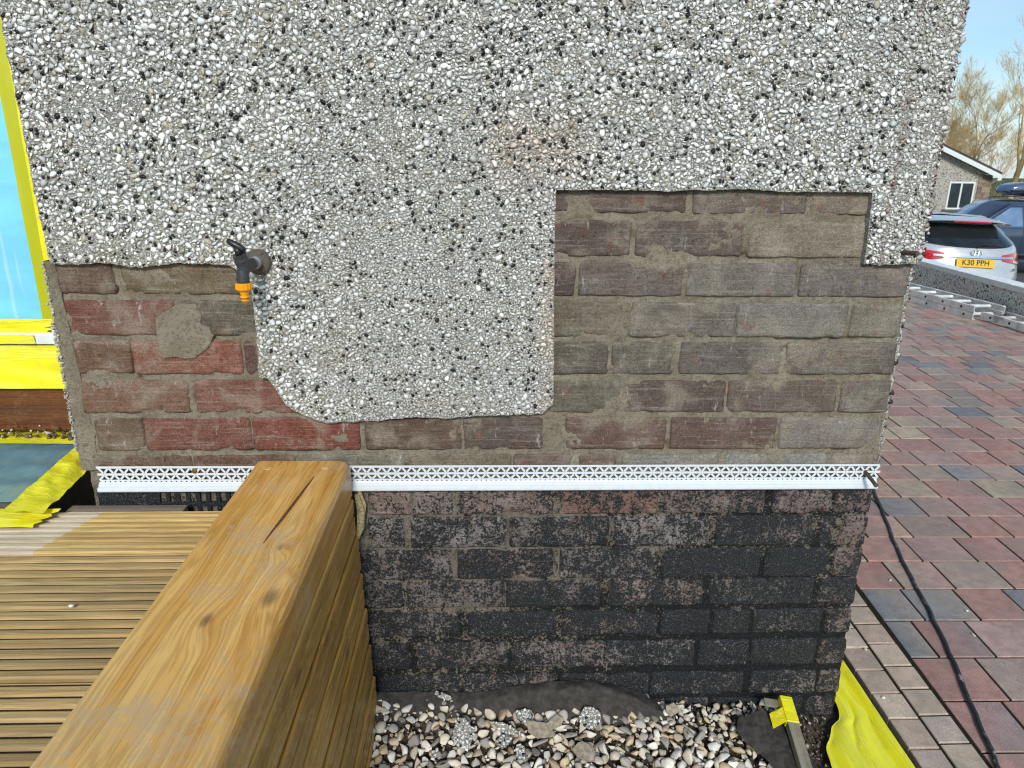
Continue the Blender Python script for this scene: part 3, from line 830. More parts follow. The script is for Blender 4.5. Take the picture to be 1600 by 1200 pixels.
Tc = np.array(srgb(190, 184, 174))*rng.uniform(0.6, 1.1, nc)[:, None]
o = link('plaster_crumbs', clouds_mesh('plaster_crumbs', Vc, Tc, M['pebble']), house); o['kind'] = 'stuff'

# air brick under the bead on the left
mb = MB()
ax0, ax1, az0, az1 = -0.738, -0.495, 0.535, 0.605
cols = 11
cw = (ax1-ax0)/cols
for i in range(cols+1):
    x = ax0+cw*i
    mb.box(x-0.0045, x+0.0045, 0.000, 0.03, az0, az1)
for z in (az0, (az0+az1)/2, az1): mb.box(ax0, ax1, 0.0004, 0.0296, z-0.005, z+0.005)
ab = mb.build('air_brick', M['brick'], house); ab.color = (*srgb(96, 84, 80), 0.90)

# plain fabric of the house behind and above what the photograph shows
mb = MB()
mb.box(-0.886, 0.884, 0.026, 0.30, -0.12, 1.26)
mb.box(-0.886, 0.884, 0.010, 0.30, 1.26, 3.0)
mb.box(-6.5, -3.0, 0.0, 0.30, -0.12, 3.0)
mb.box(-3.0, -0.886, 0.02, 0.30, 2.72, 3.0)
mb.build('wall_core', M['mortar'], house)
mb = MB()
mb.box(-6.5, 0.884, 0.34, 9.5, -0.12, 3.0)
mb.build('wall', M['far_dash'], house)
mb = MB(); mb.box(0.886, 0.8945, 0.006, 9.5, 0.662, 3.0)
mb.build('side_render', M['render'], house)
mb = MB(); mb.box(-6.5, -3.0, -0.014, -0.001, 0.66, 3.0); mb.box(-0.888, 0.896, -0.014, 0.009, 1.80, 3.0); mb.box(-2.999, -0.889, -0.002, 0.019, 2.70, 2.999)
mb.build('upper_render', M['far_dash'], house)
M['tile'] = plain('roof_tile', srgb(70, 60, 56), 0.85, 0, 20, 0.25, 0.4)
mb = MB()
mb.extrude([(-0.4, 2.9), (4.75, 5.2), (9.9, 2.9), (9.9, 3.02), (4.75, 5.34), (-0.4, 3.02)], 'x', -6.9, 1.25)
mb.add([(0.89, 0.3, 2.99), (0.89, 9.4, 2.99), (0.89, 4.75, 5.15)], [(0, 1, 2)])
mb.build('roof', M['tile'], house)
# painted brick plinth round the corner
side_meshes = {}
for ri, (z0, z1, _) in enumerate(BRICK_ROWS[8:]):
    y = 0.004
    off = 0.11 if ri % 2 else 0.225
    k = 0
    while y < 1.9:
        L = off-0.01 if k == 0 else 0.218
        key = (round(L, 3), k % 4)
        if key not in side_meshes: side_meshes[key] = brick_mesh(L, 0.073, 3+k, 1.0, k*1.7, 0.03)
        o = link('brick', side_meshes[key], house, (0.888, y+L/2, (z0+z1)/2), (0, 0, R(90)))
        o.color = (*srgb(*random.choice(LOW_COL)), random.uniform(0.75, 1.0))
        y += L+0.011; k += 1

# patio door in the reveal on the left
door = MB()
door.box(-1.115, -0.90, 0.302, 0.338, 0.757, 2.70)
door.box(-2.95, -1.117, 0.302, 0.338, 0.757, 0.868)
door.box(-2.95, -1.117, 0.304, 0.336, 0.905, 0.930)
door.box(-2.95, -1.04, 0.272, 0.3015, 0.876, 0.900)
door.box(-2.95, -1.117, 0.302, 0.338, 2.60, 2.70)
dr = door.build('patio_door', M['upvc'], house, bevel=0.003)
mb = MB(); mb.box(-2.95, -1.116, 0.312, 0.330, 0.931, 2.60)
M['glass'] = plain('window_glass', (0.03, 0.04, 0.045), 0.06, 0, 4, 0.1, 0.02, 0.001, 0.6)
mb.build('pane', M['glass'], dr)
mb = MB(); mb.box(-2.95, -0.90, 0.285, 0.338, 0.640, 0.752)
mb.build('threshold', M['thresh'], dr, bevel=0.003)
mb = MB(); mb.box(-1.112, -1.052, 0.268, 0.2715, 0.873, 0.896); mb.box(-1.066, -1.050, 0.262, 0.2715, 0.873, 0.913)
mb.build('sill_trim', M['upvc'], dr, bevel=0.0015)
mb = MB(); mb.box(-2.6, -0.995, -0.055, 0.337, -0.10, 0.612)
M['concrete'] = plain('old_concrete', srgb(96, 90, 82), 0.9, 0, 25, 0.25, 0.5, 0.004)
mb.build('door_step', M['concrete'], house, bevel=0.006)
# rough mortar bits along the threshold foot
nc = 420
Pc = np.stack([rng.uniform(-1.6, -0.93, nc), rng.uniform(0.270, 0.284, nc), 0.625+np.abs(rng.normal(0, 0.012, nc))], 1)
Vc = pebble_cloud(Pc, np.clip(0.0034*np.exp(rng.normal(0, 0.5, nc)), 0.001, 0.009), 0.8, 0.25, 1.0)
Tc = np.where((rng.uniform(0, 1, nc) < 0.16)[:, None], np.array(srgb(210, 205, 196)), np.array(srgb(104, 90, 72)))*rng.uniform(0.6, 1.1, nc)[:, None]
o = link('mortar_crumbs', clouds_mesh('mortar_crumbs', Vc, Tc, M['pebble']), house); o['kind'] = 'stuff'

# ------------------------------------------------------------------ masking on the door
def sheet(name, a, b, c, d, nu, nv, disp, mat, label, cat, group=None, rag=0.0, seed=0.0):
    """wrinkled thin sheet over the quad a-b-c-d (a->b is u, a->d is v); disp(u, v) lifts it along its normal"""
    a, b, c, d = map(Vector, (a, b, c, d))
    nrm = (b-a).cross(d-a).normalized()
    mb = MB()
    def fn(u, v):
        e = rag*fbm(v*14, u*3, seed, 3)*(1 if u > 0.5 else -1)*(abs(u-0.5)*2)**6
        e2 = rag*fbm(u*14, v*3, seed+4, 3)*(abs(v-0.5)*2)**6
        uu, v2 = u+e, v+e2
        p = (a*(1-uu)+b*uu)*(1-v2)+(d*(1-uu)+c*uu)*v2
        return p+nrm*disp(u, v)
    mb.grid(fn, nu, nv)
    return tag(mb.build(name, mat, smooth=True, fix=False), label, cat, group)
wr = lambda s, amp, fu, fv: (lambda u, v: amp*(0.5+fbm(u*fu, v*fv, s, 4, 0.55)))
G_T = 'strips of yellow masking tape round the patio door'
sheet('protective_film', (-2.93, 0.2985, 0.927), (-1.100, 0.2985, 0.927), (-1.100, 0.2985, 2.58), (-2.93, 0.2985, 2.58), 60, 40, wr(1, 0.004, 14, 4), M['blue_film'],
      'bright blue protective film stretched over the patio door glass', 'film')
sheet('masking_tape', (-1.098, 0.2885, 0.925), (-1.050, 0.2885, 0.925), (-1.050, 0.2885, 2.6), (-1.106, 0.2885, 2.6), 8, 60, wr(2, 0.002, 2, 9), M['tape_green'],
      'tall darker greenish yellow masking tape beside the blue door film', 'tape', G_T)
sheet('masking_tape', (-1.064, 0.281, 0.758), (-0.93, 0.281, 0.758), (-0.93, 0.281, 2.6), (-1.064, 0.281, 2.6), 10, 60, wr(3, 0.004, 2, 9), M['tape'],
      'tall bright yellow masking tape along the pebbledash edge', 'tape', G_T)
sheet('masking_tape', (-2.9, 0.282, 0.899), (-1.068, 0.282, 0.899), (-1.068, 0.282, 0.934), (-2.9, 0.282, 0.934), 70, 10, wr(4, 0.004, 30, 2), M['tape'],
      'horizontal yellow masking tape above the white door sill', 'tape', G_T, 0.02)
sheet('masking_tape', (-2.9, 0.2675, 0.874), (-1.112, 0.2675, 0.874), (-1.116, 0.2675, 0.897), (-2.9, 0.2675, 0.897), 60, 4, wr(5, 0.0015, 30, 1), M['tape'],
      'narrow yellow masking tape half covering the white door sill', 'tape', G_T)
sheet('masking_tape', (-2.9, 0.274, 0.758), (-1.02, 0.274, 0.758), (-1.02, 0.282, 0.868), (-2.9, 0.282, 0.868), 70, 18, lambda u, v: 0.004*fbm(u*9, v*1.5, 6, 3)+0.004*abs(math.sin(v*6.5+0.8*math.sin(u*40)))+0.002, M['tape'],
      'broad creased yellow masking tape above the brown timber threshold', 'tape', G_T)
sheet('protective_film', (-2.5, -0.075, 0.6145), (-0.985, -0.075, 0.6145), (-1.02, 0.28, 0.6145), (-2.5, 0.28, 0.6145), 60, 20, wr(7, 0.0035, 22, 7), M['step_film'],
      'dusty blue grey plastic film laid over the door step', 'film')
sheet('masking_tape', (-2.5, 0.246, 0.6185), (-0.975, 0.246, 0.6185), (-0.975, 0.325, 0.626), (-2.5, 0.325, 0.626), 60, 8, wr(8, 0.002, 24, 2), M['tape'],
      'yellow masking tape at the back of the step under the threshold', 'tape', G_T, 0.01)
sheet('masking_tape', (-0.992, -0.125, 0.612), (-0.918, -0.118, 0.601), (-0.962, 0.20, 0.612), (-1.032, 0.262, 0.619), 10, 50, lambda u, v: 0.009+0.0045*fbm(u*3, v*7, 9, 4)-0.012*sstep(0.5, 1.0, u)*sstep(0.1, 0.4, v), M['tape'],
      'slanting yellow masking tape along the open edge of the step film', 'tape', G_T, 0.02)
sheet('masking_tape', (-2.2, -0.142, 0.5895), (-0.925, -0.142, 0.5895), (-0.905, -0.078, 0.598), (-2.2, -0.078, 0.606), 50, 8, wr(10, 0.004, 20, 2), M['tape'],
      'yellow masking tape folded down onto the first deck board', 'tape', G_T, 0.012)

# ------------------------------------------------------------------ bellcast bead
bead = empty('drip_bead', (0, 0, 0.61), 'white plastic drip bead with punched triangles fixed along the brick wall', 'bead')
bz = 0.61
mb = MB()
yA, yB = -0.0085, -0.0072
bx0, bx1 = -0.858, 0.888
pitch = 0.02206
def rail(z0, z1, xa=bx0, xb=bx1, y0=yA, y1=yB): mb.box(xa, xb, y0, y1, z0-bz, z1-bz)
rail(0.6614, 0.6663); rail(0.6448, 0.6498, bx0+0.001, bx1+0.004); rail(0.6313, 0.6346, bx0+0.004, bx1-0.001)
nt = int((bx1-bx0)/pitch)
def strut(xa, za, xb, zb, w=0.0022, y0=yA+0.0001, y1=yB-0.0001):
    d = Vector((xb-xa, zb-za)).normalized(); nn = Vector((-d.y, d.x))*w
    q = [(xa+nn.x, za+nn.y), (xb+nn.x, zb+nn.y), (xb-nn.x, zb-nn.y), (xa-nn.x, za-nn.y)]
    mb.add([(x, y0, z-bz) for x, z in q]+[(x, y1, z-bz) for x, z in q],
           [(0, 1, 2, 3), (7, 6, 5, 4), (0, 4, 5, 1), (1, 5, 6, 2), (2, 6, 7, 3), (3, 7, 4, 0)])
for i in range(nt):
    x = bx0+0.004+i*pitch
    strut(x, 0.6628, x+pitch/2, 0.6488); strut(x+pitch/2, 0.6488, x+pitch, 0.6628)
    strut(x, 0.6336, x+pitch/2, 0.6458); strut(x+pitch/2, 0.6458, x+pitch, 0.6336)
x = bx0+0.006
while x < bx1-0.008:
    mb.box(x, x+0.0078, yA+0.0002, yB-0.0002, 0.6285-bz, 0.6315-bz); x += pitch/2
mb.build('punched_wing', M['pvc'], bead)
mb = MB()
prof = [(-0.0082, 0.6288), (-0.0095, 0.6262), (-0.0125, 0.6248), (-0.0132, 0.6225), (-0.0128, 0.6208), (-0.0165, 0.6196), (-0.0200, 0.6170), (-0.0205, 0.6120), (-0.0190, 0.6096),
        (-0.0060, 0.6098), (-0.0055, 0.6112), (-0.0180, 0.6116), (-0.0180, 0.6168), (-0.0115, 0.6196), (-0.0070, 0.6280)]
mb.extrude([(y, z-bz) for y, z in prof], 'x', bx0+0.002, bx1-0.002)
mb.build('nosing', M['pvc'], bead)
mb = MB(); mb.lathe([(0.0058, 0.0), (0.0058, -0.0012), (0.004, -0.003), (0.0012, -0.0032)], (-0.6459, -0.0088, 0.655-bz), 'y', 16)
mb.box(-0.6459-0.0035, -0.6459+0.0035, -0.0126, -0.0119, 0.655-bz-0.0007, 0.655-bz+0.0007)
mb.build('screw', M['brass'], bead)
# bolt
mb = MB(); mb.tube([(0, 0.02, 0.012), (0, -0.010, 0.006), (-0.001, -0.050, -0.0015)], 0.0042, 10); mb.lathe([(0.0050, -0.050), (0.0050, -0.053), (0.003, -0.0545)], (-0.001, 0, -0.002), 'y', 10)
tag(mb.build('bolt', M['rust'], loc=(0.857, -0.008, 0.640)), 'rusty bolt sticking out through the right end of the white bead', 'bolt')
mb = MB(); mb.tube([(0, 0.02, 0.0), (0.004, -0.012, 0.003), (0.010, -0.040, 0.004)], 0.0050, 10)
tag(mb.build('bolt', M['rust'], loc=(0.852, -0.014, 1.140)), 'rusty bolt stub in the pebbledash at the house corner', 'bolt')

# ------------------------------------------------------------------ tap
tx, tz = -0.463, 1.115
tap = empty('garden_tap', (tx, -0.02, tz), 'dark grey outdoor tap with an orange hose connector on the pebbledash', 'tap')
mb = MB(); mb.lathe([(0.0275, 0.0), (0.0275, -0.004), (0.024, -0.007), (0.016, -0.008)], (0.003, 0, 0), 'y', 28)
fl = mb.build('wall_flange', M['flange'], tap)
mb = MB()
for a in (60, 180, 300): mb.lathe([(0.003, -0.0065), (0.003, -0.0090), (0.001, -0.0096)], (0.003+0.021*math.cos(R(a)), 0, 0.021*math.sin(R(a))), 'y', 8)
mb.build('screw', M['rust'], fl)
mb = MB(); mb.lathe([(0.014, -0.006), (0.0135, -0.022), (0.0115, -0.024), (0.0115, -0.036)], (0.001, 0, 0), 'y', 20)
mb.build('union_nut', M['steel'], tap)
tap.scale = (0.90, 0.92, 0.94)
mb = MB()
mb.tube([(0, -0.030, 0), (0, -0.060, 0), (-0.001, -0.082, -0.002), (-0.002, -0.094, -0.010), (-0.002, -0.096, -0.030)], [0.0118, 0.0125, 0.0135, 0.0132, 0.0118], 18)
mb.lathe([(0.0128, -0.030), (0.0134, -0.026), (0.0134, -0.020)], (-0.002, -0.096, 0), 'z', 18)
mb.tube([(-0.001, -0.082, -0.002), (-0.004, -0.088, 0.014), (-0.006, -0.092, 0.026)], [0.0145, 0.0145, 0.0120], 18)
mb.tube([(-0.0050, -0.0900, 0.0215), (-0.0060, -0.0918, 0.0262)], 0.0155, 6)
mb.build('tap_body', M['grey_plastic'], tap, smooth=False)
mb = MB()
mb.tube([(-0.006, -0.092, 0.025), (-0.0085, -0.0955, 0.040)], [0.0080, 0.0070], 12)
mb.tube([(-0.0265, -0.0950, 0.0535), (-0.0200, -0.0960, 0.0500), (-0.0085, -0.0965, 0.0440), (0.003, -0.0960, 0.0375), (0.0080, -0.0955, 0.0330)], [0.0045, 0.0062, 0.0076, 0.0062, 0.0045], 12)
mb.build('handle', M['black_plastic'], tap, smooth=True)
mb = MB()
cx_, cy_ = -0.002, -0.096
mb.lathe([(0.0150, -0.0305), (0.0162, -0.0315), (0.0162, -0.0435), (0.0150, -0.0450), (0.0105, -0.0455), (0.0088, -0.0520), (0.0075, -0.0560), (0.0088, -0.0575), (0.0088, -0.0605), (0.0072, -0.0612), (0.0072, -0.0635),
          (0.0082, -0.0640), (0.0082, -0.0665), (0.0060, -0.0690), (0.004, -0.070)], (cx_, cy_, 0), 'z', 24)
hc = mb.build('hose_connector', M['orange'], tap, smooth=False)
mb = MB()
for k in range(14):
    a = 2*math.pi*k/14
    mb.tube([(cx_+0.0160*math.cos(a), cy_+0.0160*math.sin(a), -0.0325), (cx_+0.0160*math.cos(a), cy_+0.0160*math.sin(a), -0.0425)], 0.0013, 6)
mb.build('grip_rib', M['orange'], hc)
mb = MB(); mb.lathe([(0.0070, -0.0616), (0.0078, -0.0620), (0.0078, -0.0630), (0.0070, -0.0634)], (cx_, cy_, 0), 'z', 20)
mb.build('seal_ring', M['black_plastic'], hc)

# ------------------------------------------------------------------ deck
deck = empty('deck', (-0.6, -0.3, 0.585), 'timber deck of ribbed boards beside the low timber wall', 'deck')
dz = 0.585
def board_profile(w, ribs, depth=0.0042, t=0.026):
    p = w/ribs; q = []
    for i in range(ribs):
        a = -w/2+i*p
        q += [(a+p*0.01, -0.0012 if i else -0.004), (a+p*0.14, 0.0), (a+p*0.58, 0.0), (a+p*0.70, -0.0014), (a+p*0.75, -depth), (a+p*0.96, -depth)]
    q += [(w/2, -0.003), (w/2, -t), (-w/2, -t)]
    return q
pitch_d = 0.1785
M['groove_floor'] = soil_mat('dark_groove_floor', srgb(52, 44, 34), srgb(78, 68, 52), 40)  # dark brown colour given to the floor faces of the board grooves
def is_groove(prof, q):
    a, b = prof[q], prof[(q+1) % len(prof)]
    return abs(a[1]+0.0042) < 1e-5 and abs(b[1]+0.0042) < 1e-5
for i in range(13):
    yc = -0.058-pitch_d*(i+0.5)+0.003
    w = 0.172
    prof = board_profile(w, 8 if i == 0 else 7)
    tilt = random.uniform(-0.001, 0.001)
    mb = MB()
    if i == 0:
        # the left end was covered and is still pale: a slanting line across the board
        def P(p, x): return (x, p[0], p[1])
        k = len(prof)
        xs_ = [lambda y: -2.9, lambda y: -0.875+0.33*(y+0.086)*0.9+0.0, lambda y: -0.40]
        vs = []
        for fx in xs_: vs += [(fx(p[0])+0.6, p[0], p[1]) for p in prof]
        fs = []; ms = []
        for sgm in (0, 1):
            for j in range(k):
                fs.append((sgm*k+j, sgm*k+(j+1) % k, (sgm+1)*k+(j+1) % k, (sgm+1)*k+j)); ms.append(1 if sgm == 0 else 0)
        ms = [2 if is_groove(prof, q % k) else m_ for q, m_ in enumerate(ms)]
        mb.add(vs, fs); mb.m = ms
        mb.build('board', [M['new_board'], M['bare_board'], M['groove_floor']], deck, loc=(0, yc+0.3, 0.0))
    else:
        mb.extrude(prof, 'x', -2.3, 0.2)
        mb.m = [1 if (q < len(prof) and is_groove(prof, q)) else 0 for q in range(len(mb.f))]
        mb.build('board', [M['old_board'], M['groove_floor']], deck, loc=(0, yc+0.3, random.uniform(-0.0015, 0.001)), rot=(R(random.uniform(-.4, .4)), 0, R(random.uniform(-.12, .12))))
mb = MB()
for x in (-2.4, -1.6, -0.45):
    mb.box(x-0.023+0.6, x+0.023+0.6, -2.0, 0.22, -0.17, -0.029)
mb.build('joist', M['grey_wood'], deck)
mb = MB(); mb.extrude([(-0.052+0.3, -0.10), (-0.052+0.3, -0.006), (-0.020+0.3, -0.006), (-0.020+0.3, -0.10)], 'x', -0.915+0.6, -0.665+0.6)
mb.build('edge_batten', M['grey_wood'], deck, bevel=0.002)

# chip of plaster in the deck gap
G_CH = 'pale stone chips scattered on the paving'

# ------------------------------------------------------------------ low timber wall
tw = empty('timber_wall', (-0.395, -0.6, 0), 'low wall of honey brown timber with a thick flat top beam beside the deck', 'timber wall')
def off(pts): return [(x+0.395, z) for x, z in pts]
bx_l, bx_r, bz_t, bz_b = -0.500, -0.300, 0.690, 0.606
ye = -0.032
prof = [(bx_l, bz_b), (bx_r, bz_b), (bx_r, bz_t-0.020), (bx_r-0.004, bz_t-0.010), (bx_r-0.011, bz_t-0.0035), (bx_r-0.022, bz_t), (bx_l+0.010, bz_t), (bx_l+0.004, bz_t-0.002), (bx_l, bz_t-0.008)]
mb = MB()
ysl = [ye, ye-0.004]+[ye-0.004-0.06*k for k in range(1, 34)]
n = len(prof)
for j, yy in enumerate(ysl):
    for (x, z) in prof:
        s_ = 0.985 if j == 0 else 1.0
        xx = bx_r+(x-bx_r)*s_ if j == 0 else x
        # the beam toes slightly towards the camera side
        sh = 0.012*(ye-yy)/0.85
        mb.v.append((xx+sh+0.395, yy+0.6, z-(0.003 if j == 0 and z > 0.65 else 0)+0.0006*fbm(x*20, yy*8, 2, 2)))
for j in range(len(ysl)-1):
    for k in range(n):
        mb.f.append((j*n+k, j*n+(k+1) % n, (j+1)*n+(k+1) % n, (j+1)*n+k)); mb.m.append(0)
mb.f.append(tuple(range(n))); mb.m.append(0)
mb.f.append(tuple((len(ysl)-1)*n+k for k in range(n))); mb.m.append(0)
# material coordinates are the object's own, so the beam's origin sits at world zero of the wall
def rebase(mb, d):
    mb.v = [(x-d[0], y-d[1], z-d[2]) for x, y, z in mb.v]
beam_loc = (0.395, 0.6, 0.0)
rebase(mb, beam_loc)
beam = mb.build('cap_beam', M['beam'], tw, loc=beam_loc)
for (x, y) in ((-0.463, -0.075), (-0.345, -0.073)):
    mb = MB(); mb.lathe([(0.0075, -0.003), (0.0075, 0.0006), (0.006, 0.001)], (x, y, bz_t), 'z', 20)
    mb.build('wood_plug', M['plug'], beam)
mb = MB()
crk = [(-0.357, -0.118, .0008), (-0.3605, -0.16, .0020), (-0.364, -0.21, .0030), (-0.368, -0.26, .0028), (-0.3725, -0.31, .0026), (-0.376, -0.35, .0020), (-0.379, -0.39, .0006)]
L_ = [(x-w+0.0003*fbm(y*90, 1, 0, 2), y, bz_t+0.0008) for x, y, w in crk]; R_ = [(x+w+0.0003*fbm(y*90, 7, 0, 2), y, bz_t+0.0008) for x, y, w in crk]
k = len(crk)
mb.add(L_+R_, [(i, i+1, k+i+1, k+i) for i in range(k-1)])
mb.build('split', M['crack'], beam)
# cladding planks
zs_ = [0.603, 0.508, 0.413, 0.318, 0.223, 0.128, 0.033, -0.062]
for i in range(7):
    zt, zb = zs_[i]-0.003, zs_[i+1]+0.003
    xr = -0.2955+0.0050*i+random.uniform(-0.0008, 0.0008)
    zm = zt-0.040
    prof = [(xr-0.040, zb), (xr-0.016, zb), (xr-0.003, zb+0.002), (xr, zb+0.006), (xr-0.001, zm-0.004), (xr-0.007, zm), (xr-0.0015, zm+0.006), (xr-0.001, zt-0.004), (xr-0.003, zt-0.001), (xr-0.006, zt), (xr-0.040, zt+0.0005)]
    mb = MB()
    y0 = -0.030+random.uniform(-0.008, 0.006)
    ysl2 = [y0-0.10*k for k in range(21)]
    n = len(prof)
    for yy in ysl2:
        sh = 0.010*(-yy)/0.85
        for (x, z) in prof: mb.v.append((x+sh, yy, z+0.0008*fbm(yy*5, i*3, 0, 2)))
    for j in range(len(ysl2)-1):
        for k in range(n):
            mb.f.append((j*n+k, j*n+(k+1) % n, (j+1)*n+(k+1) % n, (j+1)*n+k)); mb.m.append(0)
    mb.f.append(tuple(range(n))); mb.m.append(0); mb.f.append(tuple((len(ysl2)-1)*n+k for k in range(n))); mb.m.append(0)
    mb.build('plank', M['plank'], tw, loc=(0.395, 0.6, 0))
mb = MB()
for y in (-0.10, -0.9, -1.7): mb.box(-0.46+0.395, -0.325+0.395, y-0.05+0.6, y+0.05+0.6, -0.1, 0.60)
mb.build('post', M['grey_wood'], tw)
mb = MB()
sp = [(-0.292, -0.020, 0.600), (-0.286, -0.012, 0.560), (-0.288, -0.022, 0.520), (-0.297, -0.03, 0.490)]
mb.tube([(x+0.395, y+0.6, z) for x, y, z in sp], [0.006, 0.010, 0.009, 0.003], 7)
mb.tube([(x+0.395+0.004, y+0.6+0.006, z+0.01) for x, y, z in sp[:3]], [0.004, 0.008, 0.003], 6)
M['splinter'] = plain('raw_splintered_wood', srgb(170, 152, 112), 0.85, 0, 220, 0.35, 0.7, 0.004)
mb.build('splintered_end', M['splinter'], tw)

# ------------------------------------------------------------------ gravel bed
gb_ = MB()
def gz(x, y): return 0.005+0.02*fbm(x*5, y*5, 1, 3)+0.028*sstep(-0.16, -0.02, y)*sstep(0.75, 0.3, x)-0.035*sstep(0.68, 0.86, x)
gb_.grid(lambda u, v: (-0.30+1.20*u, -2.6+2.62*v, gz(-0.30+1.2*u, -2.6+2.62*v)-0.016), 70, 130)
bed = gb_.build('gravel_bed', M['earth'], smooth=True, fix=False)
tag(bed, 'bed of mixed beige and grey gravel at the foot of the black painted bricks', 'gravel bed', kind='structure')
bmh = bmesh.new(); bmesh.ops.create_icosphere(bmh, subdivisions=2, radius=1.0)
bmh.verts.ensure_lookup_table()
IV2 = np.array([v.co[:] for v in bmh.verts]); IF2 = np.array([[v.index for v in f_.verts] for f_ in bmh.faces]); bmh.free()
def stones(P, rad, flat):
    n = len(P)
    S = np.stack([rng.uniform(0.9, 1.35, n), rng.uniform(0.75, 1.05, n), flat*rng.uniform(0.75, 1.2, n)], 1)*rad[:, None]
    # facets: flatten the ball with random cutting planes, then a little jitter
    V = np.repeat(IV2[None], n, 0).copy()
    for _ in range(10):
        d = rng.normal(0, 1, (n, 3)); d /= np.linalg.norm(d, axis=1)[:, None]
        h = rng.uniform(0.20, 0.66, n)
        t = np.einsum('nkj,nj->nk', V, d)-h[:, None]
        V -= np.clip(t, 0, None)[:, :, None]*d[:, None, :]*0.92
    V = V*S[:, None, :]
    R3 = rotmats(n, 0.45)
    spin = rng.uniform(0, 2*np.pi, n); c, s_ = np.cos(spin), np.sin(spin); Z = np.zeros(n); O = np.ones(n)
    Rz = np.stack([c, -s_, Z, s_, c, Z, Z, Z, O], 1).reshape(n, 3, 3)
    tl = rng.normal(0, 0.5, n); ct, st = np.cos(tl), np.sin(tl)
    Rx = np.stack([O, Z, Z, Z, ct, -st, Z, st, ct], 1).reshape(n, 3, 3)
    return np.einsum('nij,nkj->nki', Rz @ Rx, V)+P[:, None, :]
NG = 42000
gx = rng.uniform(-0.285, 0.83, NG); gy = rng.uniform(-1.6, -0.008, NG)
gr = np.clip(0.0122*np.exp(rng.normal(-0.12, 0.38, NG)), 0.0040, 0.020)
thin = (gy > -0.055) & (gx < 0.42) & (rng.uniform(0, 1, NG) < 0.70)
thin |= (gx > 0.58+0.15*(-gy-0.12)) & (gx < 0.73) & (gy < -0.07) & (rng.uniform(0, 1, NG) < 0.85)
thin |= (gx > 0.74)
gr = np.where((gx > 0.42) & (gy > -0.08), gr*0.8, gr)
sel = ~thin
gx, gy, gr = gx[sel], gy[sel], gr[sel]
kp = throw(gx, gy, gr*0.92, 0.56, 0.042)
gx, gy, gr = gx[kp], gy[kp], gr[kp]
gzv = np.array([gz(a, b) for a, b in zip(gx, gy)])+rng.uniform(-0.004, 0.009, len(gx))
pal = np.array([srgb(216, 205, 184), srgb(230, 223, 210), srgb(198, 182, 158), srgb(182, 173, 161), srgb(158, 151, 142), srgb(208, 188, 154), srgb(184, 158, 132), srgb(132, 125, 116)])
gt = pal[rng.choice(len(pal), len(gx), p=[.24, .2, .14, .13, .09, .10, .06, .04])]*rng.uniform(0.75, 1.1, len(gx))[:, None]
GV = stones(np.stack([gx, gy, gzv], 1), gr, 0.72)
near = (gy > -0.30)
score = np.where(near, gr+1.0, gr*0)
idx = np.argsort(-score); single = idx[:300]; rest = idx[300:]
for i in single:
    c = GV[i].mean(0)
    me = mesh_np('stone', GV[i]-c, IF2, np.repeat(gt[i][None], len(IV2), 0), M['gravel'])
    link('stone', me, bed, tuple(c))
o = link('gravel', clouds_mesh('gravel', GV[rest], gt[rest], M['gravel'], IF2), bed); o['kind'] = 'stuff'
# earth crumbs and grit between the stones
nc = 4200
cx2 = rng.uniform(-0.28, 0.86, nc); cy2 = rng.uniform(-0.32, -0.005, nc)
Pc = np.stack([cx2, cy2, np.array([gz(a, b) for a, b in zip(cx2, cy2)])-0.010+rng.uniform(0, 0.006, nc)], 1)
Vc = pebble_cloud(Pc, np.clip(0.0032*np.exp(rng.normal(0, 0.4, nc)), 0.001, 0.007), 0.8, 0.25, 1.0)
Tc = np.where((rng.uniform(0, 1, nc) < 0.3)[:, None], np.array(srgb(180, 172, 158)), np.array(srgb(86, 74, 62)))*rng.uniform(0.6, 1.1, nc)[:, None]
o = link('grit', clouds_mesh('grit', Vc, Tc, M['gravel']), bed); o['kind'] = 'stuff'

# weed membrane
M['membrane'] = plain('weed_membrane', srgb(66, 62, 58), 0.85, 0, 55, 0.35, 0.5, 0.003, 0.25)
def loft(name, rows, mat, label, cat, wr_=0.004, seed=0, sub=6):
    rows = [[Vector(p) for p in r_] for r_ in rows]
    nv, nu = len(rows)-1, len(rows[0])-1
    def cm(a, b, c, d, t): return 0.5*((2*b)+(-a+c)*t+(2*a-5*b+4*c-d)*t*t+(-a+3*b-3*c+d)*t**3)
    def at(r_, u):
        i = min(int(u*nu), nu-1); t = u*nu-i
        g_ = lambda k: r_[min(max(k, 0), nu)]
        return cm(g_(i-1), g_(i), g_(i+1), g_(i+2), t)
    def fn(u, v):
        j = min(int(v*nv), nv-1); t = v*nv-j
        g_ = lambda k: at(rows[min(max(k, 0), nv)], u)
        p = cm(g_(j-1), g_(j), g_(j+1), g_(j+2), t)
        return p+Vector((0, 0, wr_*fbm(p.x*22, p.y*22, seed, 3)))+Vector((0, wr_*0.6*fbm(p.x*30, p.y*30, seed+3, 3), 0))
    mb = MB(); mb.grid(fn, nu*sub, nv*sub)
    return tag(mb.build(name, mat, smooth=True, fix=False), label, cat)
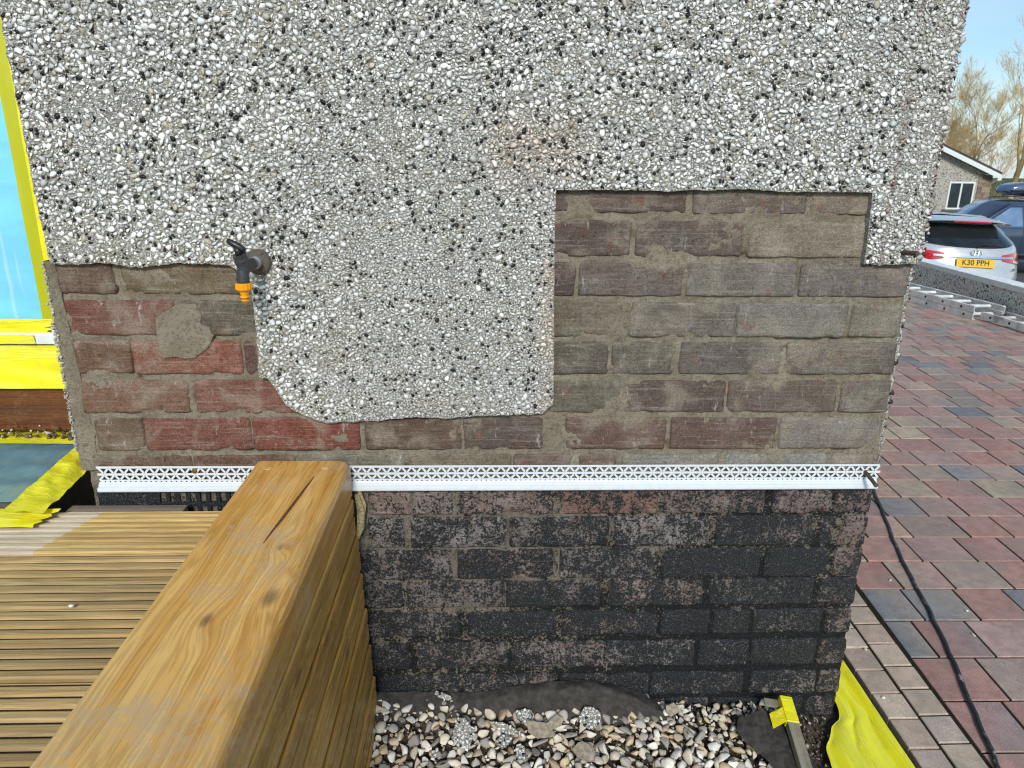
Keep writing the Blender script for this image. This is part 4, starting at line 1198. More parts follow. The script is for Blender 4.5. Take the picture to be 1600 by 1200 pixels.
loft('weed_membrane', [
    [(-0.275, -0.006, 0.062), (-0.15, -0.006, 0.060), (-0.02, -0.006, 0.056), (0.10, -0.006, 0.080), (0.22, -0.007, 0.088), (0.32, -0.008, 0.074), (0.42, -0.010, 0.030)],
    [(-0.275, -0.030, 0.050), (-0.15, -0.030, 0.048), (-0.02, -0.028, 0.052), (0.10, -0.034, 0.074), (0.22, -0.040, 0.090), (0.32, -0.044, 0.078), (0.43, -0.046, 0.030)],
    [(-0.275, -0.050, 0.040), (-0.15, -0.048, 0.034), (-0.02, -0.042, 0.032), (0.10, -0.046, 0.040), (0.22, -0.050, 0.056), (0.33, -0.054, 0.048), (0.45, -0.060, 0.018)],
    [(-0.275, -0.085, 0.012), (-0.18, -0.080, 0.006), (-0.02, -0.065, 0.000), (0.10, -0.060, -0.004), (0.22, -0.064, -0.002), (0.33, -0.068, 0.0), (0.46, -0.075, -0.01)]],
    M['membrane'], 'long dark weed membrane folded up against the foot of the brick wall', 'membrane', 0.006, 1, 9)
loft('weed_membrane', [
    [(0.600, -0.088, 0.040), (0.650, -0.082, 0.052), (0.700, -0.085, 0.040), (0.735, -0.10, 0.010)],
    [(0.590, -0.130, 0.030), (0.650, -0.130, 0.042), (0.710, -0.130, 0.034), (0.745, -0.14, 0.006)],
    [(0.630, -0.190, 0.020), (0.670, -0.190, 0.032), (0.710, -0.190, 0.028), (0.75, -0.20, 0.004)],
    [(0.680, -0.300, 0.010), (0.700, -0.300, 0.014), (0.730, -0.300, 0.012), (0.76, -0.30, 0.0)]],
    M['membrane'], 'dark triangular flap of weed membrane beside the yellow taped batten', 'membrane', 0.003, 5, 7)

# fragments of pebbledash broken off the wall
def fragment(loc, rx, ry, th, tiltx, tilty, rz, seed, label, stones_up=True, dash=True):
    rs = np.random.default_rng(seed)
    m = rs.integers(5, 8); ang = np.sort(rs.uniform(0, 2*np.pi, m)+0)
    ang = np.linspace(0, 2*np.pi, m, endpoint=False)+rs.uniform(-.35, .35, m)
    ptsb = [(rx*math.cos(a)*rs.uniform(.75, 1.1), ry*math.sin(a)*rs.uniform(.75, 1.1)) for a in ang]
    ol = resample(ptsb, 0.005); ol = [(x+0.0012*fbm(x*150, y*150, seed, 2), y+0.0012*fbm(x*150, y*150, seed+3, 2)) for x, y in ol]
    e = empty('render_fragment', loc, label, 'fragment', 'broken bits of pebbledash lying on the gravel')
    e.rotation_euler = (tiltx, tilty, rz)
    mb = MB(); k = len(ol)
    mb.add([(x, y, 0) for x, y in ol]+[(x*0.93, y*0.93, -th) for x, y in ol], [tuple(range(k)), tuple(reversed(range(k, 2*k)))]+[(i, k+i, k+(i+1) % k, (i+1) % k) for i in range(k)])
    mb.build('mortar_slab', M['old_mortar'] if not dash else M['render'], e)
    if dash:
        mm = int(rx*ry*math.pi/2.2e-5)
        pa = rs.uniform(-1, 1, (mm*3, 2))*np.array([rx, ry])
        pl = np.array(ol)
        def ins(p):
            c = False; j = len(pl)-1
            for i in range(len(pl)):
                if (pl[i, 1] > p[1]) != (pl[j, 1] > p[1]) and p[0] < (pl[j, 0]-pl[i, 0])*(p[1]-pl[i, 1])/(pl[j, 1]-pl[i, 1])+pl[i, 0]: c = not c
                j = i
            return c
        pa = np.array([p for p in pa if ins(p)])
        if len(pa):
            rr_ = np.clip(0.0034*np.exp(rs.normal(-.2, .4, len(pa))), .0012, .0055)
            kk = throw(pa[:, 0], pa[:, 1], rr_, 0.75); pa, rr_ = pa[kk], rr_[kk]
            VV = pebble_cloud(np.stack([pa[:, 0], np.zeros(len(pa)), pa[:, 1]], 1), rr_, 0.30, 0.2, 0.15)
            VV = np.stack([VV[..., 0], VV[..., 2], -VV[..., 1]-0.0003], -1)
            TT = np.where((rs.uniform(0, 1, len(pa)) < 0.14)[:, None], np.array(srgb(30, 30, 31)), np.array(srgb(224, 224, 220)))*rs.uniform(.75, 1.05, len(pa))[:, None]
            o_ = link('pebble_dash', clouds_mesh('pebble_dash', VV, TT, M['pebble']), e); o_['kind'] = 'stuff'
    return e
FR = [((-0.062, -0.118, 0.040), .030, .040, .010, R(38), R(-6), R(8), 1, 'largest pointed fragment of black and white pebbledash standing on the gravel', True),
      ((0.245, -0.090, 0.050), .030, .028, .010, R(34), R(8), R(-20), 2, 'square fragment of white pebbledash tilted against the dark membrane', True),
      ((0.088, -0.072, 0.044), .022, .020, .010, R(36), R(14), R(10), 3, 'rounded fragment of speckled pebbledash under the fold of the membrane', True),
      ((0.036, -0.138, 0.032), .020, .016, .010, R(22), R(-10), R(30), 4, 'small pebbledash fragment lying just below the flat edge-on slab', True),
      ((0.072, -0.166, 0.028), .018, .016, .010, R(30), R(6), R(-35), 5, 'small dark speckled pebbledash fragment nearest the middle of the gravel', True),
      ((0.040, -0.108, 0.040), .046, .010, .012, R(52), R(14), R(-12), 6, 'long thin slab of render showing its white broken edge', True),
      ((-0.112, -0.022, 0.062), .028, .008, .008, R(48), R(14), R(-16), 7, 'thin white sliver of render lying on the membrane by the timber wall', True),
      ((-0.118, -0.172, 0.026), .015, .013, .009, R(28), R(-14), R(20), 8, 'small pebbledash fragment among the stones near the timber wall', True),
      ((0.470, -0.215, 0.026), .013, .012, .009, R(26), R(4), R(5), 9, 'small square fragment of spotted pebbledash low in the gravel right of centre', True),
      ((0.655, -0.060, 0.030), .012, .010, .008, R(30), R(8), R(40), 10, 'tiny pebbledash fragment at the wall behind the membrane flap', True)]
for a in FR: fragment(*a)
MR = [((0.122, -0.112, 0.040), .038, .024, .007, R(30), R(12), R(-22), 21, 'brown flat mortar flake leaning right of the long render slab', False, False),
      ((0.222, -0.165, 0.026), .034, .022, .008, R(20), R(18), R(-15), 22, 'broad grey mortar flake lying in front of the square fragment', False, False),
      ((0.160, -0.098, 0.046), .026, .018, .007, R(36), R(-8), R(28), 23, 'grey triangular mortar flake between the two speckled fragments', False, False),
      ((0.450, -0.060, 0.045), .024, .018, .010, R(40), R(-12), R(10), 24, 'grey pointed mortar lump at the right end of the long membrane', False, False)]
for a in MR: fragment(*a)

# batten with yellow tape
bt = empty('timber_batten', (0.722, -0.06, 0.07), 'grey batten with yellow tape wrapped round its upper end lying in the gravel', 'batten')
M['batten'] = make_wood('grey_batten', 'y', srgb(92, 86, 72), srgb(140, 132, 114), srgb(160, 152, 134), 0.75, 0.6, 0.3, 0.2)
bt.rotation_euler = (R(11), R(8), R(-5))
mb = MB(); mb.box(-0.0135, 0.0135, -0.42, -0.012, -0.010, 0.008)
mb.build('shaft', M['batten'], bt, bevel=0.002)
mb = MB(); mb.box(-0.0150, 0.0150, -0.070, 0.002, -0.0115, 0.0095)
mb.build('tape_wrap', M['tape'], bt, bevel=0.002)
mb = MB()
mb.grid(lambda u, v: (-0.015-0.030*u, -0.030-0.040*v-0.012*u, 0.0065-0.016*u+0.003*fbm(u*4, v*4, 2, 2)), 6, 6)
mb.build('tape_flap', M['tape'], bt, smooth=True)
mb = MB(); mb.box(-0.050, -0.016, -0.022, 0.000, -0.012, -0.006)
mb.build('side_piece', M['batten'], bt, bevel=0.002)

# yellow sheet beside the house
mb = MB()
def ysheet(u, v):
    y = -0.60+0.98*v
    xl = float(np.interp(-y, [-0.02, 0.0, 0.03, 0.06, 0.12, 0.20, 0.6], [0.901, 0.897, 0.886, 0.850, 0.812, 0.785, 0.70]))+(0.006*fbm(y*18, 3, 0, 3) if y < -0.02 else 0)
    xr = 0.986+0.035*y
    x = xl+(xr-xl)*u
    ridge = 0.0075*abs(math.sin(u*8.5+1.2*math.sin(y*3.3)))**0.7*(0.4+0.6*math.sin(math.pi*u))
    return (x, y, -0.018+ridge+0.003*fbm(x*12, y*4, 3, 3)+0.010*sstep(0.75, 1.0, u))
mb.grid(ysheet, 44, 90)
tag(mb.build('plastic_sheet', M['sheet'], smooth=True, fix=False), 'crumpled yellow plastic strip on the ground at the house corner', 'plastic sheet')

# ------------------------------------------------------------------ paved drive
drive = MB()
drive.add([(0.995, -2.6, -0.0045), (4.9, -2.6, -0.0045), (5.6, 11.0, -0.0045), (1.4, 11.0, -0.0045)], [(0, 1, 2, 3)])
drive.add([(0.995, -2.6, -0.0045), (1.4, 11.0, -0.0045), (1.4, 11.0, -0.09), (0.995, -2.6, -0.09)], [(0, 1, 2, 3)])
dv = drive.build('driveway', M['joint'], fix=False)
tag(dv, 'block paved driveway of red, charcoal and buff setts right of the house', 'driveway', kind='structure')
N = NT('block_paver'); c = N.attr('tint'); pos = N.pos()
n1 = N.noise(pos, 24, 5, 0.65); n2 = N.noise(pos, 380, 3, 0.7); n3 = N.noise(pos, 5, 5, 0.6)
cc = N.mix(N.mr(n1, 0.38, 0.64, 0, 0.6), c, N.hsv(c, 0.64))
cc = N.mix(N.mr(n2, 0.38, 0.62, 0, 0.6), N.hsv(cc, 1.22), N.hsv(cc, 0.55))
cc = N.mix(N.mr(n3, 0.46, 0.66, 0, 0.45), cc, srgb(150, 138, 126))
stn_ = N.noise(pos, 55, 5, 0.7)
cc = N.mix(N.mr(stn_, 0.60, 0.70, 0, 0.5), cc, N.hsv(cc, 0.5))
wet = N.mr(N.noise(pos, 2.3, 4, 0.6), 0.5, 0.7)
M['paver'] = N.out(cc, N.mr(wet, 0, 1, 0.78, 0.50), N.bump(N.m('ADD', n2, N.m('MULTIPLY', n1, 0.6)), 0.5, 0.003), spec=0.35)
RED, CHA, BUF, BRN, PNK = [np.array(srgb(*c_)) for c_ in ((190, 146, 134), (146, 145, 147), (202, 182, 158), (182, 159, 144), (190, 159, 148))]
def paver_geo(quad, bev, z, cols):
    """quad: 4 corners (x,y) counter-clockwise; cols: tints at left and right"""
    q = np.array(quad); ctr = q.mean(0)
    inn = q+(ctr-q)/np.linalg.norm(ctr-q, axis=1)[:, None]*bev*1.4
    k = 2
    top = [(x, y, z) for x, y in inn]; rim = [(x, y, z-bev*0.8) for x, y in q]; bot = [(x, y, z-0.05) for x, y in q]
    v = np.array(top+rim+bot)
    f_ = [(0, 1, 2, 3)]+[(4+i, 4+(i+1) % 4, (i+1) % 4, i) for i in range(4)]+[(8+i, 8+(i+1) % 4, 4+(i+1) % 4, 4+i) for i in range(4)]
    tn = np.array([cols[0], cols[1], cols[1], cols[0]]*3)
    return v, f_, tn
pav = []
SH, SK = 0.080, -0.013
def W(X, Y): return (X+SH*Y, Y+SK*X)
def pick_cols():
    u_ = random.random()
    if u_ < 0.36: a = RED
    elif u_ < 0.50: a = CHA
    elif u_ < 0.60: a = BUF
    elif u_ < 0.82: a = BRN
    else: a = PNK
    b = random.choice([a, a, RED, CHA, BUF, BRN, BRN, PNK])
    return [a*random.uniform(.74, 1.02), (a*0.45+b*0.55)*random.uniform(.74, 1.02)]
CR = 0.1691
row0 = 0.510-CR*14
for j in range(64):
    Yb = row0+CR*j+0.013*1.45; Yt = Yb+CR
    if Yb > 9.5: break
    X = 1.168-0.012*0
    first = True
    xlim = 4.30 + 0.02*Yb
    while X < xlim:
        L = random.choice([0.163, 0.163, 0.172, 0.196, 0.196, 0.218])
        if first: L = random.uniform(0.06, 0.19); first = False
        g_ = 0.0035
        q = [W(X+g_, Yb+g_), W(X+L-g_, Yb+g_), W(X+L-g_, Yt-g_), W(X+g_, Yt-g_)]
        pav.append((q, random.uniform(-0.0012, 0.0010), pick_cols(), 0.0016)); X += L
# two courses of small tan edging setts
EDG = [np.array(srgb(*c_)) for c_ in ((206, 184, 162), (198, 174, 154), (192, 168, 148), (204, 182, 166))]
for col in range(2):
    y = -2.5+0.047*col
    while y < 9.4:
        l = 0.0935+random.uniform(-.004, .004)
        e0 = lambda t: (0.996+0.037*t) if col == 0 else (1.080+0.055*t)
        e1 = lambda t: (1.078+0.055*t) if col == 0 else (1.163+0.070*t)
        if y > 1.6: e0 = lambda t, b=e0(1.6), s=0.08: b+s*(t-1.6); e1 = lambda t, b=e1(1.6): b+0.08*(t-1.6)
        g_ = 0.003
        q = [(e0(y)+g_, y+g_), (e1(y)-g_, y+g_+random.uniform(-.002, .002)), (e1(y+l)-g_, y+l-g_), (e0(y+l)+g_, y+l-g_)]
        c_ = random.choice(EDG)*random.uniform(.88, 1.08)
        pav.append((q, random.uniform(-0.0015, 0.0006), [c_, c_*random.uniform(.92, 1.06)], 0.0022)); y += l
def in_view(x, y, z=0.0):
    d = Vector((x, y, z))-CAM_LOC; w = d.dot(fwd)
    if w <= 0.05: return None
    u_, v_ = d.dot(r2)/w*1110/800, d.dot(u2)/w*1110/600
    if abs(u_) > 1.05 or abs(v_) > 1.05: return None
    if x < 0.9+0.65*(y if y > 0 else 0)*0.93 and y > 0.1 and (x/(y+1.47)) < 0.888/1.47: return None
    return w
cand = []
for i, (q, z, cl, bv) in enumerate(pav):
    cx_, cy_ = sum(p[0] for p in q)/4, sum(p[1] for p in q)/4
    w = in_view(cx_, cy_)
    cand.append((w if w else 1e3+abs(cx_)+abs(cy_), i))
cand.sort(); near_set = set(i for w, i in cand[:300])
vs_, fs_, ts_ = [], [], []; base = 0
for i, (q, z, cl, bv) in enumerate(pav):
    v, f_, tn = paver_geo(q, bv, z, cl)
    if i in near_set:
        c = v.mean(0)*np.array([1, 1, 0])
        me = bpy.data.meshes.new('paver'); me.from_pydata([tuple(p) for p in v-c], [], f_)
        at = me.color_attributes.new('tint', 'FLOAT_COLOR', 'POINT')
        at.data.foreach_set('color', np.concatenate([tn, np.ones((12, 1))], 1).astype(np.float32).ravel())
        me.materials.append(M['paver']); link('paver', me, dv, tuple(c))
    else:
        vs_.append(v); ts_.append(tn); fs_ += [tuple(k+base for k in ff) for ff in f_]; base += 12
me = bpy.data.meshes.new('far_pavers'); me.from_pydata([tuple(p) for v in vs_ for p in v], [], fs_)
at = me.color_attributes.new('tint', 'FLOAT_COLOR', 'POINT')
tn = np.concatenate(ts_); at.data.foreach_set('color', np.concatenate([tn, np.ones((len(tn), 1))], 1).astype(np.float32).ravel())
me.materials.append(M['paver']); o = link('far_pavers', me, dv); o['kind'] = 'stuff'

# black cable across the drive
N = NT('cable_rubber'); p = N.pos(); n1 = N.noise(p, 60, 5, 0.7); n2 = N.noise(p, 14, 3)
M['cable'] = N.out(N.mix(N.mr(N.m('ADD', N.m('MULTIPLY', n1, .6), N.m('MULTIPLY', n2, .4)), 0.54, 0.66, 0, .8), srgb(40, 42, 44), srgb(176, 172, 166)), 0.5)
mb = MB()
cp = [(1.95, 1.9), (1.78, 1.55), (1.648, 1.256), (1.55, 0.985), (1.47, 0.762), (1.415, 0.567), (1.343, 0.325), (1.283, 0.139), (1.219, -0.051), (1.163, -0.208), (1.09, -0.45), (1.02, -0.8), (1.0, -1.3)]
pts = []
for i in range(len(cp)-1):
    g_ = lambda k: Vector(cp[min(max(k, 0), len(cp)-1)])
    for t in (0, .25, .5, .75):
        a, b, c, d = g_(i-1), g_(i), g_(i+1), g_(i+2)
        p = 0.5*((2*b)+(-a+c)*t+(2*a-5*b+4*c-d)*t*t+(-a+3*b-3*c+d)*t**3)
        pts.append((p.x+0.003*math.sin(i*2+t*5), p.y, 0.0064))
mb.tube(pts, 0.0056, 10)
tag(mb.build('cable', M['cable'], smooth=True), 'long black cable snaking over the paving beside the house corner', 'cable')

# small pale chips on the paving, deck and earth
chips = [(1.335, 0.555, 0.009, 'largest pale stone chip on a red block between house corner and cable'), (1.482, 0.385, 0.007, 'pale stone chip right of the cable on a charcoal block'),
         (1.425, 0.268, 0.008, 'pale stone chip right of the cable on a red block'), (1.072, 0.205, 0.006, 'pale stone chip on the tan edging nearest the brick corner'),
         (1.02, 0.015, 0.006, 'pale stone chip on the tan edging beside the yellow plastic strip')]
for i, (x, y, r_, lb) in enumerate(chips):
    v = stones(np.zeros((1, 3)), np.array([1.0]), 0.6)[0]
    o = link('stone_chip', mesh_np('stone_chip', v, IF2, np.repeat(np.array([srgb(206, 200, 190)]), len(IV2), 0), M['gravel']), None, (x, y, r_*0.45))
    o.scale = (r_, r_, r_)
    tag(o, lb, 'stone chip', G_CH)
v = stones(np.zeros((1, 3)), np.array([1.0]), 0.7)[0]
o = link('stone_chip', mesh_np('stone_chip', v, IF2, np.repeat(np.array([srgb(226, 222, 214)]), len(IV2), 0), M['gravel']), None, (-0.70, -0.415, 0.589)); o.scale = (.0075, .006, .006)
tag(o, 'white plaster chip lying in the gap between two weathered deck boards', 'stone chip')

# ------------------------------------------------------------------ low boundary wall
bw = empty('boundary_wall', (4.9, 5, 0), 'low roughcast boundary wall with smooth pale coping along the drive', 'wall')
def bxl(y): return 4.95+0.100*(y-6.2)
mb = MB()
def wquad(o0, o1, z0, z1, y0, y1):
    a = [(bxl(y0)+o0, y0), (bxl(y0)+o1, y0), (bxl(y1)+o1, y1), (bxl(y1)+o0, y1)]
    mb.add([(x-4.9, y-5, z0) for x, y in a]+[(x-4.9, y-5, z1) for x, y in a], [(0, 3, 2, 1), (4, 5, 6, 7), (0, 1, 5, 4), (1, 2, 6, 5), (2, 3, 7, 6), (3, 0, 4, 7)])
wquad(0.02, 0.16, -0.85, 0.268, -1.5, 10.5)
mb.build('roughcast', M['wall_dash'], bw)
M['coping'] = plain('cast_coping', srgb(240, 240, 237), 0.75, 0, 30, 0.08, 0.15, 0.002)
yy = -1.5
while yy < 10.4:
    mb = MB(); wquad(0.0, 0.185, 0.2685, 0.322, yy+0.002, yy+0.91)
    mb.build('coping', M['coping'], bw, bevel=0.005); yy += 0.914

# ------------------------------------------------------------------ ladders
N = NT('aluminium_paint_splashed'); o_ = N.obj(); n1 = N.noise(o_, 9, 6, 0.7); n2 = N.noise(o_, 40, 4, .6)
n1 = N.noise(o_, 3.5, 4, 0.6)
M['alu'] = N.out(N.mix(N.mr(n1, 0.46, 0.58), srgb(214, 216, 216), srgb(240, 240, 236)), N.mr(n1, .5, .6, .45, .8), N.bump(n2, .2, .002), metal=N.mr(n1, .46, .58, .10, .0))
N = NT('white_splashed_aluminium'); o_ = N.obj(); n1 = N.noise(o_, 4, 5, 0.6)
M['alu_white'] = N.out(N.mix(N.mr(n1, 0.40, 0.55), srgb(176, 178, 176), srgb(238, 238, 234)), 0.7, metal=N.mr(n1, .4, .55, .3, 0))
M['hole'] = plain('dark_rung_end', srgb(46, 46, 48), 0.7)
def ladder(loc, rz, length, width, hgt, nr, label, mat, r0=0.12):
    e = empty('ladder', loc, label, 'ladder', 'sections of aluminium ladder lying by the boundary wall', rz)
    for sx in (0, 1):
        x = sx*width
        mb = MB()
        d = 1 if sx == 0 else -1
        prof = [(x, 0.0), (x+d*0.026, 0.0), (x+d*0.026, 0.006), (x+d*0.006, 0.008), (x+d*0.006, hgt-0.008), (x+d*0.026, hgt-0.006), (x+d*0.026, hgt), (x, hgt)]
        mb.extrude(prof, 'y', 0, length); mb.build('stile', mat, e)
    for k in range(nr):
        y = r0+k*(length-2*r0)/(nr-1)
        mb = MB(); mb.tube([(0.0062, y, hgt/2), (width-0.0062, y, hgt/2)], 0.0155, 10)
        rg = mb.build('rung', mat, e)
        mb = MB(); mb.lathe([(0.013, 0.0), (0.013, -0.0015), (0.010, -0.0018)], (-0.0006, y, hgt/2), 'x', 12)
        mb.build('rung_end', M['hole'], rg)
    return e
LR = R(3.6)
ladder((4.478, 4.86, 0.002), LR, 3.2, 0.31, 0.060, 12, 'lower bare aluminium ladder section flat on the paving by the wall', M['alu'])
ladder((4.478, 4.86, 0.066), LR, 3.2, 0.31, 0.060, 12, 'upper bare aluminium ladder section stacked on another by the wall', M['alu'], 0.17)
ladder((4.545, 4.10, 0.020), LR-R(3), 0.74, 0.25, 0.060, 3, 'short white paint splashed ladder section poking out in front', M['alu_white'], 0.13)

# ------------------------------------------------------------------ cars
M['silver'] = plain('silver_paint', (0.58, 0.59, 0.59), 0.28, 0.35, 8, 0.03, 0.01, 0.001, 0.5, 0.6)
M['navy'] = plain('navy_paint', (0.045, 0.065, 0.11), 0.15, 0.2, 8, 0.05, 0.01, 0.001, 0.5, 0.8)
M['car_glass'] = plain('car_glass', (0.015, 0.018, 0.02), 0.05, 0, 5, 0.1, 0.01, 0.001, 0.7)
M['sky_reflect_glass'] = plain('painted_sky_reflection', (0.22, 0.32, 0.46), 0.08, 0.55, 5, 0.1, 0.01, 0.001, 0.8)  # sky reflection painted as blue base colour on the side windows
M['tyre'] = plain('tyre_rubber', (0.02, 0.02, 0.02), 0.85, 0, 60, 0.2, 0.3)
M['trim'] = plain('black_trim', (0.018, 0.018, 0.02), 0.5, 0, 60, 0.2, 0.1)
M['tail_red'] = plain('red_lens', (0.55, 0.02, 0.03), 0.12, 0, 30, 0.15, 0.05, 0.001, 0.6, 0.8)
M['tail_clear'] = plain('clear_lens', (0.72, 0.62, 0.58), 0.15, 0, 30, 0.1)
M['plate'] = plain('yellow_plate', (0.80, 0.46, 0.015), 0.4, 0, 30, 0.03, 0.02)
M['ink'] = plain('black_ink', (0.01, 0.01, 0.01), 0.5, 0, 30, 0.05, 0.02)
M['wheel'] = plain('alloy_wheel', (0.5, 0.5, 0.5), 0.3, 0.9, 30, 0.05)

def text(name, s, size, mat, parent, loc, rot, sx=1.0, ext=0.0012):
    cu = bpy.data.curves.new(name, 'FONT'); cu.body = s; cu.size = size; cu.extrude = ext; cu.align_x = 'CENTER'; cu.align_y = 'CENTER'
    cu.offset = size*0.012
    cu.materials.append(mat)
    tmp = bpy.data.objects.new(name, cu); COL.objects.link(tmp); bpy.context.view_layer.update()
    me = bpy.data.meshes.new_from_object(tmp.evaluated_get(bpy.context.evaluated_depsgraph_get())); bpy.data.objects.remove(tmp)
    me.materials.clear(); me.materials.append(mat)
    o = bpy.data.objects.new(name, me); COL.objects.link(o); o.parent = parent; o.location = loc; o.rotation_euler = rot; o.scale = (sx, 1, 1)
    return o

def wheels(e, xs_w, ys_w, r_, w=0.21):
    for y in ys_w:
        for sx in (-1, 1):
            mb = MB(); mb.lathe([(r_*0.62, -w/2), (r_*0.94, -w/2), (r_, -w/2+0.03), (r_, w/2-0.03), (r_*0.94, w/2), (r_*0.62, w/2)], (sx*xs_w, y, r_), 'x', 28)
            wl = mb.build('wheel', M['tyre'], e, smooth=False)
            mb = MB(); mb.lathe([(r_*0.61, -0.09), (r_*0.60, 0.095)], (sx*xs_w, y, r_), 'x', 24)
            mb.build('rim', M['wheel'], wl)

# silver estate car, seen from behind; local y = 0 at the rear bumper, car points to +y
car = empty('parked_car', (6.78, 8.28, -0.69), 'silver estate car seen from behind over the boundary wall', 'car', rz=R(-3))
car.rotation_euler = (0, R(2.0), R(-4))
ZL = [0.24, 0.40, 0.56, 0.66, 0.76, 0.88, 0.98, 1.06, 1.16, 1.25, 1.32, 1.365, 1.385]
WL = [0.74, 0.83, 0.86, 0.87, 0.87, 0.86, 0.845, 0.830, 0.770, 0.715, 0.660, 0.600, 0.0]
YB = [0.12, 0.02, -0.02, 0.02, 0.06, 0.09, 0.13, 0.22, 0.35, 0.46, 0.54, 0.60, 0.72]
from bisect import bisect_right
def interp(xs_i, ys_i, x):
    i = min(max(bisect_right(xs_i, x)-1, 0), len(xs_i)-2); t = (x-xs_i[i])/(xs_i[i+1]-xs_i[i])
    return ys_i[i]+(ys_i[i+1]-ys_i[i])*min(1, max(0, t))
def rear(u, z, o=0.0):
    w = interp(ZL, WL, z); y = interp(ZL, YB, z)+0.44*abs(u)**3.0
    return (u*w*(1+0.0), y-o, z)
mb = MB()
mb.grid(lambda u, v: rear(u*2-1, ZL[0]+(1.365-ZL[0])*v), 28, 40)
# body sides, roof, bonnet: lofted stations
def station(y):
    f_ = sstep(2.9, 3.7, y); nose = sstep(3.9, 4.72, y); r_ = sstep(0.25, 1.3, y)
    ring = []
    for z, w in zip(ZL, WL):
        zz = z
        roofh = 1.385+0.03*math.sin(min(1, y/2.8)*math.pi)
        top = roofh*(1-f_)+(0.93-0.10*nose)*f_
        if z > 0.88: zz = 0.88+(z-0.88)*(top-0.88)/(1.385-0.88) if top > 0.88 else top-(1.385-z)*0.02
        wbody = w
        if z > 0.98: wbody = w+(0.06*r_)*(1-(z-0.98)/0.48)
        wbody *= (1-0.16*nose**2)
        ring.append((wbody, zz))
    return ring
st = [0.26, 0.5, 0.8, 1.2, 1.7, 2.2, 2.6, 2.9, 3.1, 3.3, 3.5, 3.7, 3.9, 4.2, 4.5, 4.68, 4.72]
for sx in (-1, 1):
    b = len(mb.v)
    for i, y in enumerate(st):
        for j, (w, z) in enumerate(station(y)):
            yy_ = y
            if i == 0: yy_ = YB[j]+0.44
            else: yy_ = max(y, YB[j]+0.44+0.02*i)
            if i == len(st)-1: w *= 0.97
            mb.v.append((sx*w, yy_, z))
    k = len(ZL)
    for i in range(len(st)-1):
        for j in range(k-1):
            q = (b+i*k+j, b+(i+1)*k+j, b+(i+1)*k+j+1, b+i*k+j+1)
            mb.f.append(q if sx < 0 else tuple(reversed(q))); mb.m.append(0)
    fr = b+(len(st)-1)*k
    for j in range(k-1):
        pass
mb.box(-0.80, 0.80, 4.60, 4.70, 0.26, 0.80)
mb.build('body', M['silver'], car, smooth=True, fix=False)
def rpatch(name, u0, u1, z0, z1, o, mat, parent=car, nu=16, nv=6, shape=None):
    mb = MB()
    def fn(u, v):
        uu = u0+(u1-u0)*u; za, zb = (z0, z1) if shape is None else shape(u)
        return rear(uu, za+(zb-za)*v, o)
    mb.grid(fn, nu, nv)
    return mb.build(name, mat, parent, smooth=True, fix=False)
rpatch('rear_window', -0.90, 0.90, 0.99, 1.285, 0.008, M['car_glass'], nu=24, shape=lambda u: (0.985+0.05*abs(2*u-1)**2.5, 1.29))
for sx in (-1, 1):
    tl = rpatch('tail_light', sx*0.47, sx*1.0, 0.80, 0.93, 0.012, M['tail_red'], shape=lambda u: (0.825-0.075*u, 0.905+0.045*u))
    rpatch('reversing_lens', sx*0.72, sx*0.99, 0.762, 0.79, 0.016, M['tail_clear'], tl, shape=lambda u: (0.80-0.045*u, 0.825-0.03*u))
rpatch('chrome_strip', -0.62, 0.70, 0.852, 0.880, 0.026, M['chrome'], nu=20, nv=2)
rpatch('rear_bumper_trim', -0.85, 0.85, 0.27, 0.40, 0.008, M['trim'])
mb = MB()
def spo(u, v):
    uu = u*2-1; w = 0.655*uu
    return (w, 0.30+0.17*abs(uu)**2.4+0.42*v, 1.340+0.050*math.sin(v*1.4)-0.035*abs(uu)**3)
mb.grid(spo, 20, 6)
def spo2(u, v):
    p = spo(u, 0); return (p[0], p[1]+0.012*v+0.28*v, p[2]-0.022*min(1, v*3)-0.01*v)
mb.grid(spo2, 20, 4)
mb.build('spoiler', M['silver'], car, smooth=True)
mb = MB(); mb.grid(lambda u, v: (spo(0.3+0.4*u, 0)[0], spo(0.3+0.4*u, 0)[1]-0.004, spo(0.3+0.4*u, 0)[2]-0.002-0.018*v), 10, 2)
mb.build('brake_light', M['tail_red'], car)
mb = MB(); yb = rear(0.1, 1.0)[1]
mb.tube([(0.02, rear(0.02, 0.995)[1]-0.035, 0.995), (0.10, rear(0.1, 1.03)[1]-0.025, 1.035), (0.42, rear(0.5, 1.01)[1]-0.022, 1.01)], [0.016, 0.014, 0.006], 8)
mb.build('rear_wiper', M['trim'], car)
mb = MB(); mb.tube([(-0.28, 0.95, 1.405), (-0.27, 0.84, 1.55)], [0.006, 0.003], 6); mb.lathe([(0.03, -0.01), (0.022, 0.02)], (-0.28, 0.95, 1.40), 'z', 10)
mb.build('aerial', M['trim'], car)
py_ = rear(0, 0.765)[1]
pl = empty('number_plate', (0, py_-0.022, 0.785)); pl.parent = car; pl.rotation_euler = (R(-14), 0, 0)
mb = MB(); mb.box(-0.262, 0.262, -0.004, 0.004, -0.058, 0.058)
mb.build('plate_board', M['plate'], pl)
text('plate_lettering', 'K30 PPH', 0.106, M['ink'], pl, (0, -0.0055, 0.002), (R(90), 0, 0), 0.98)
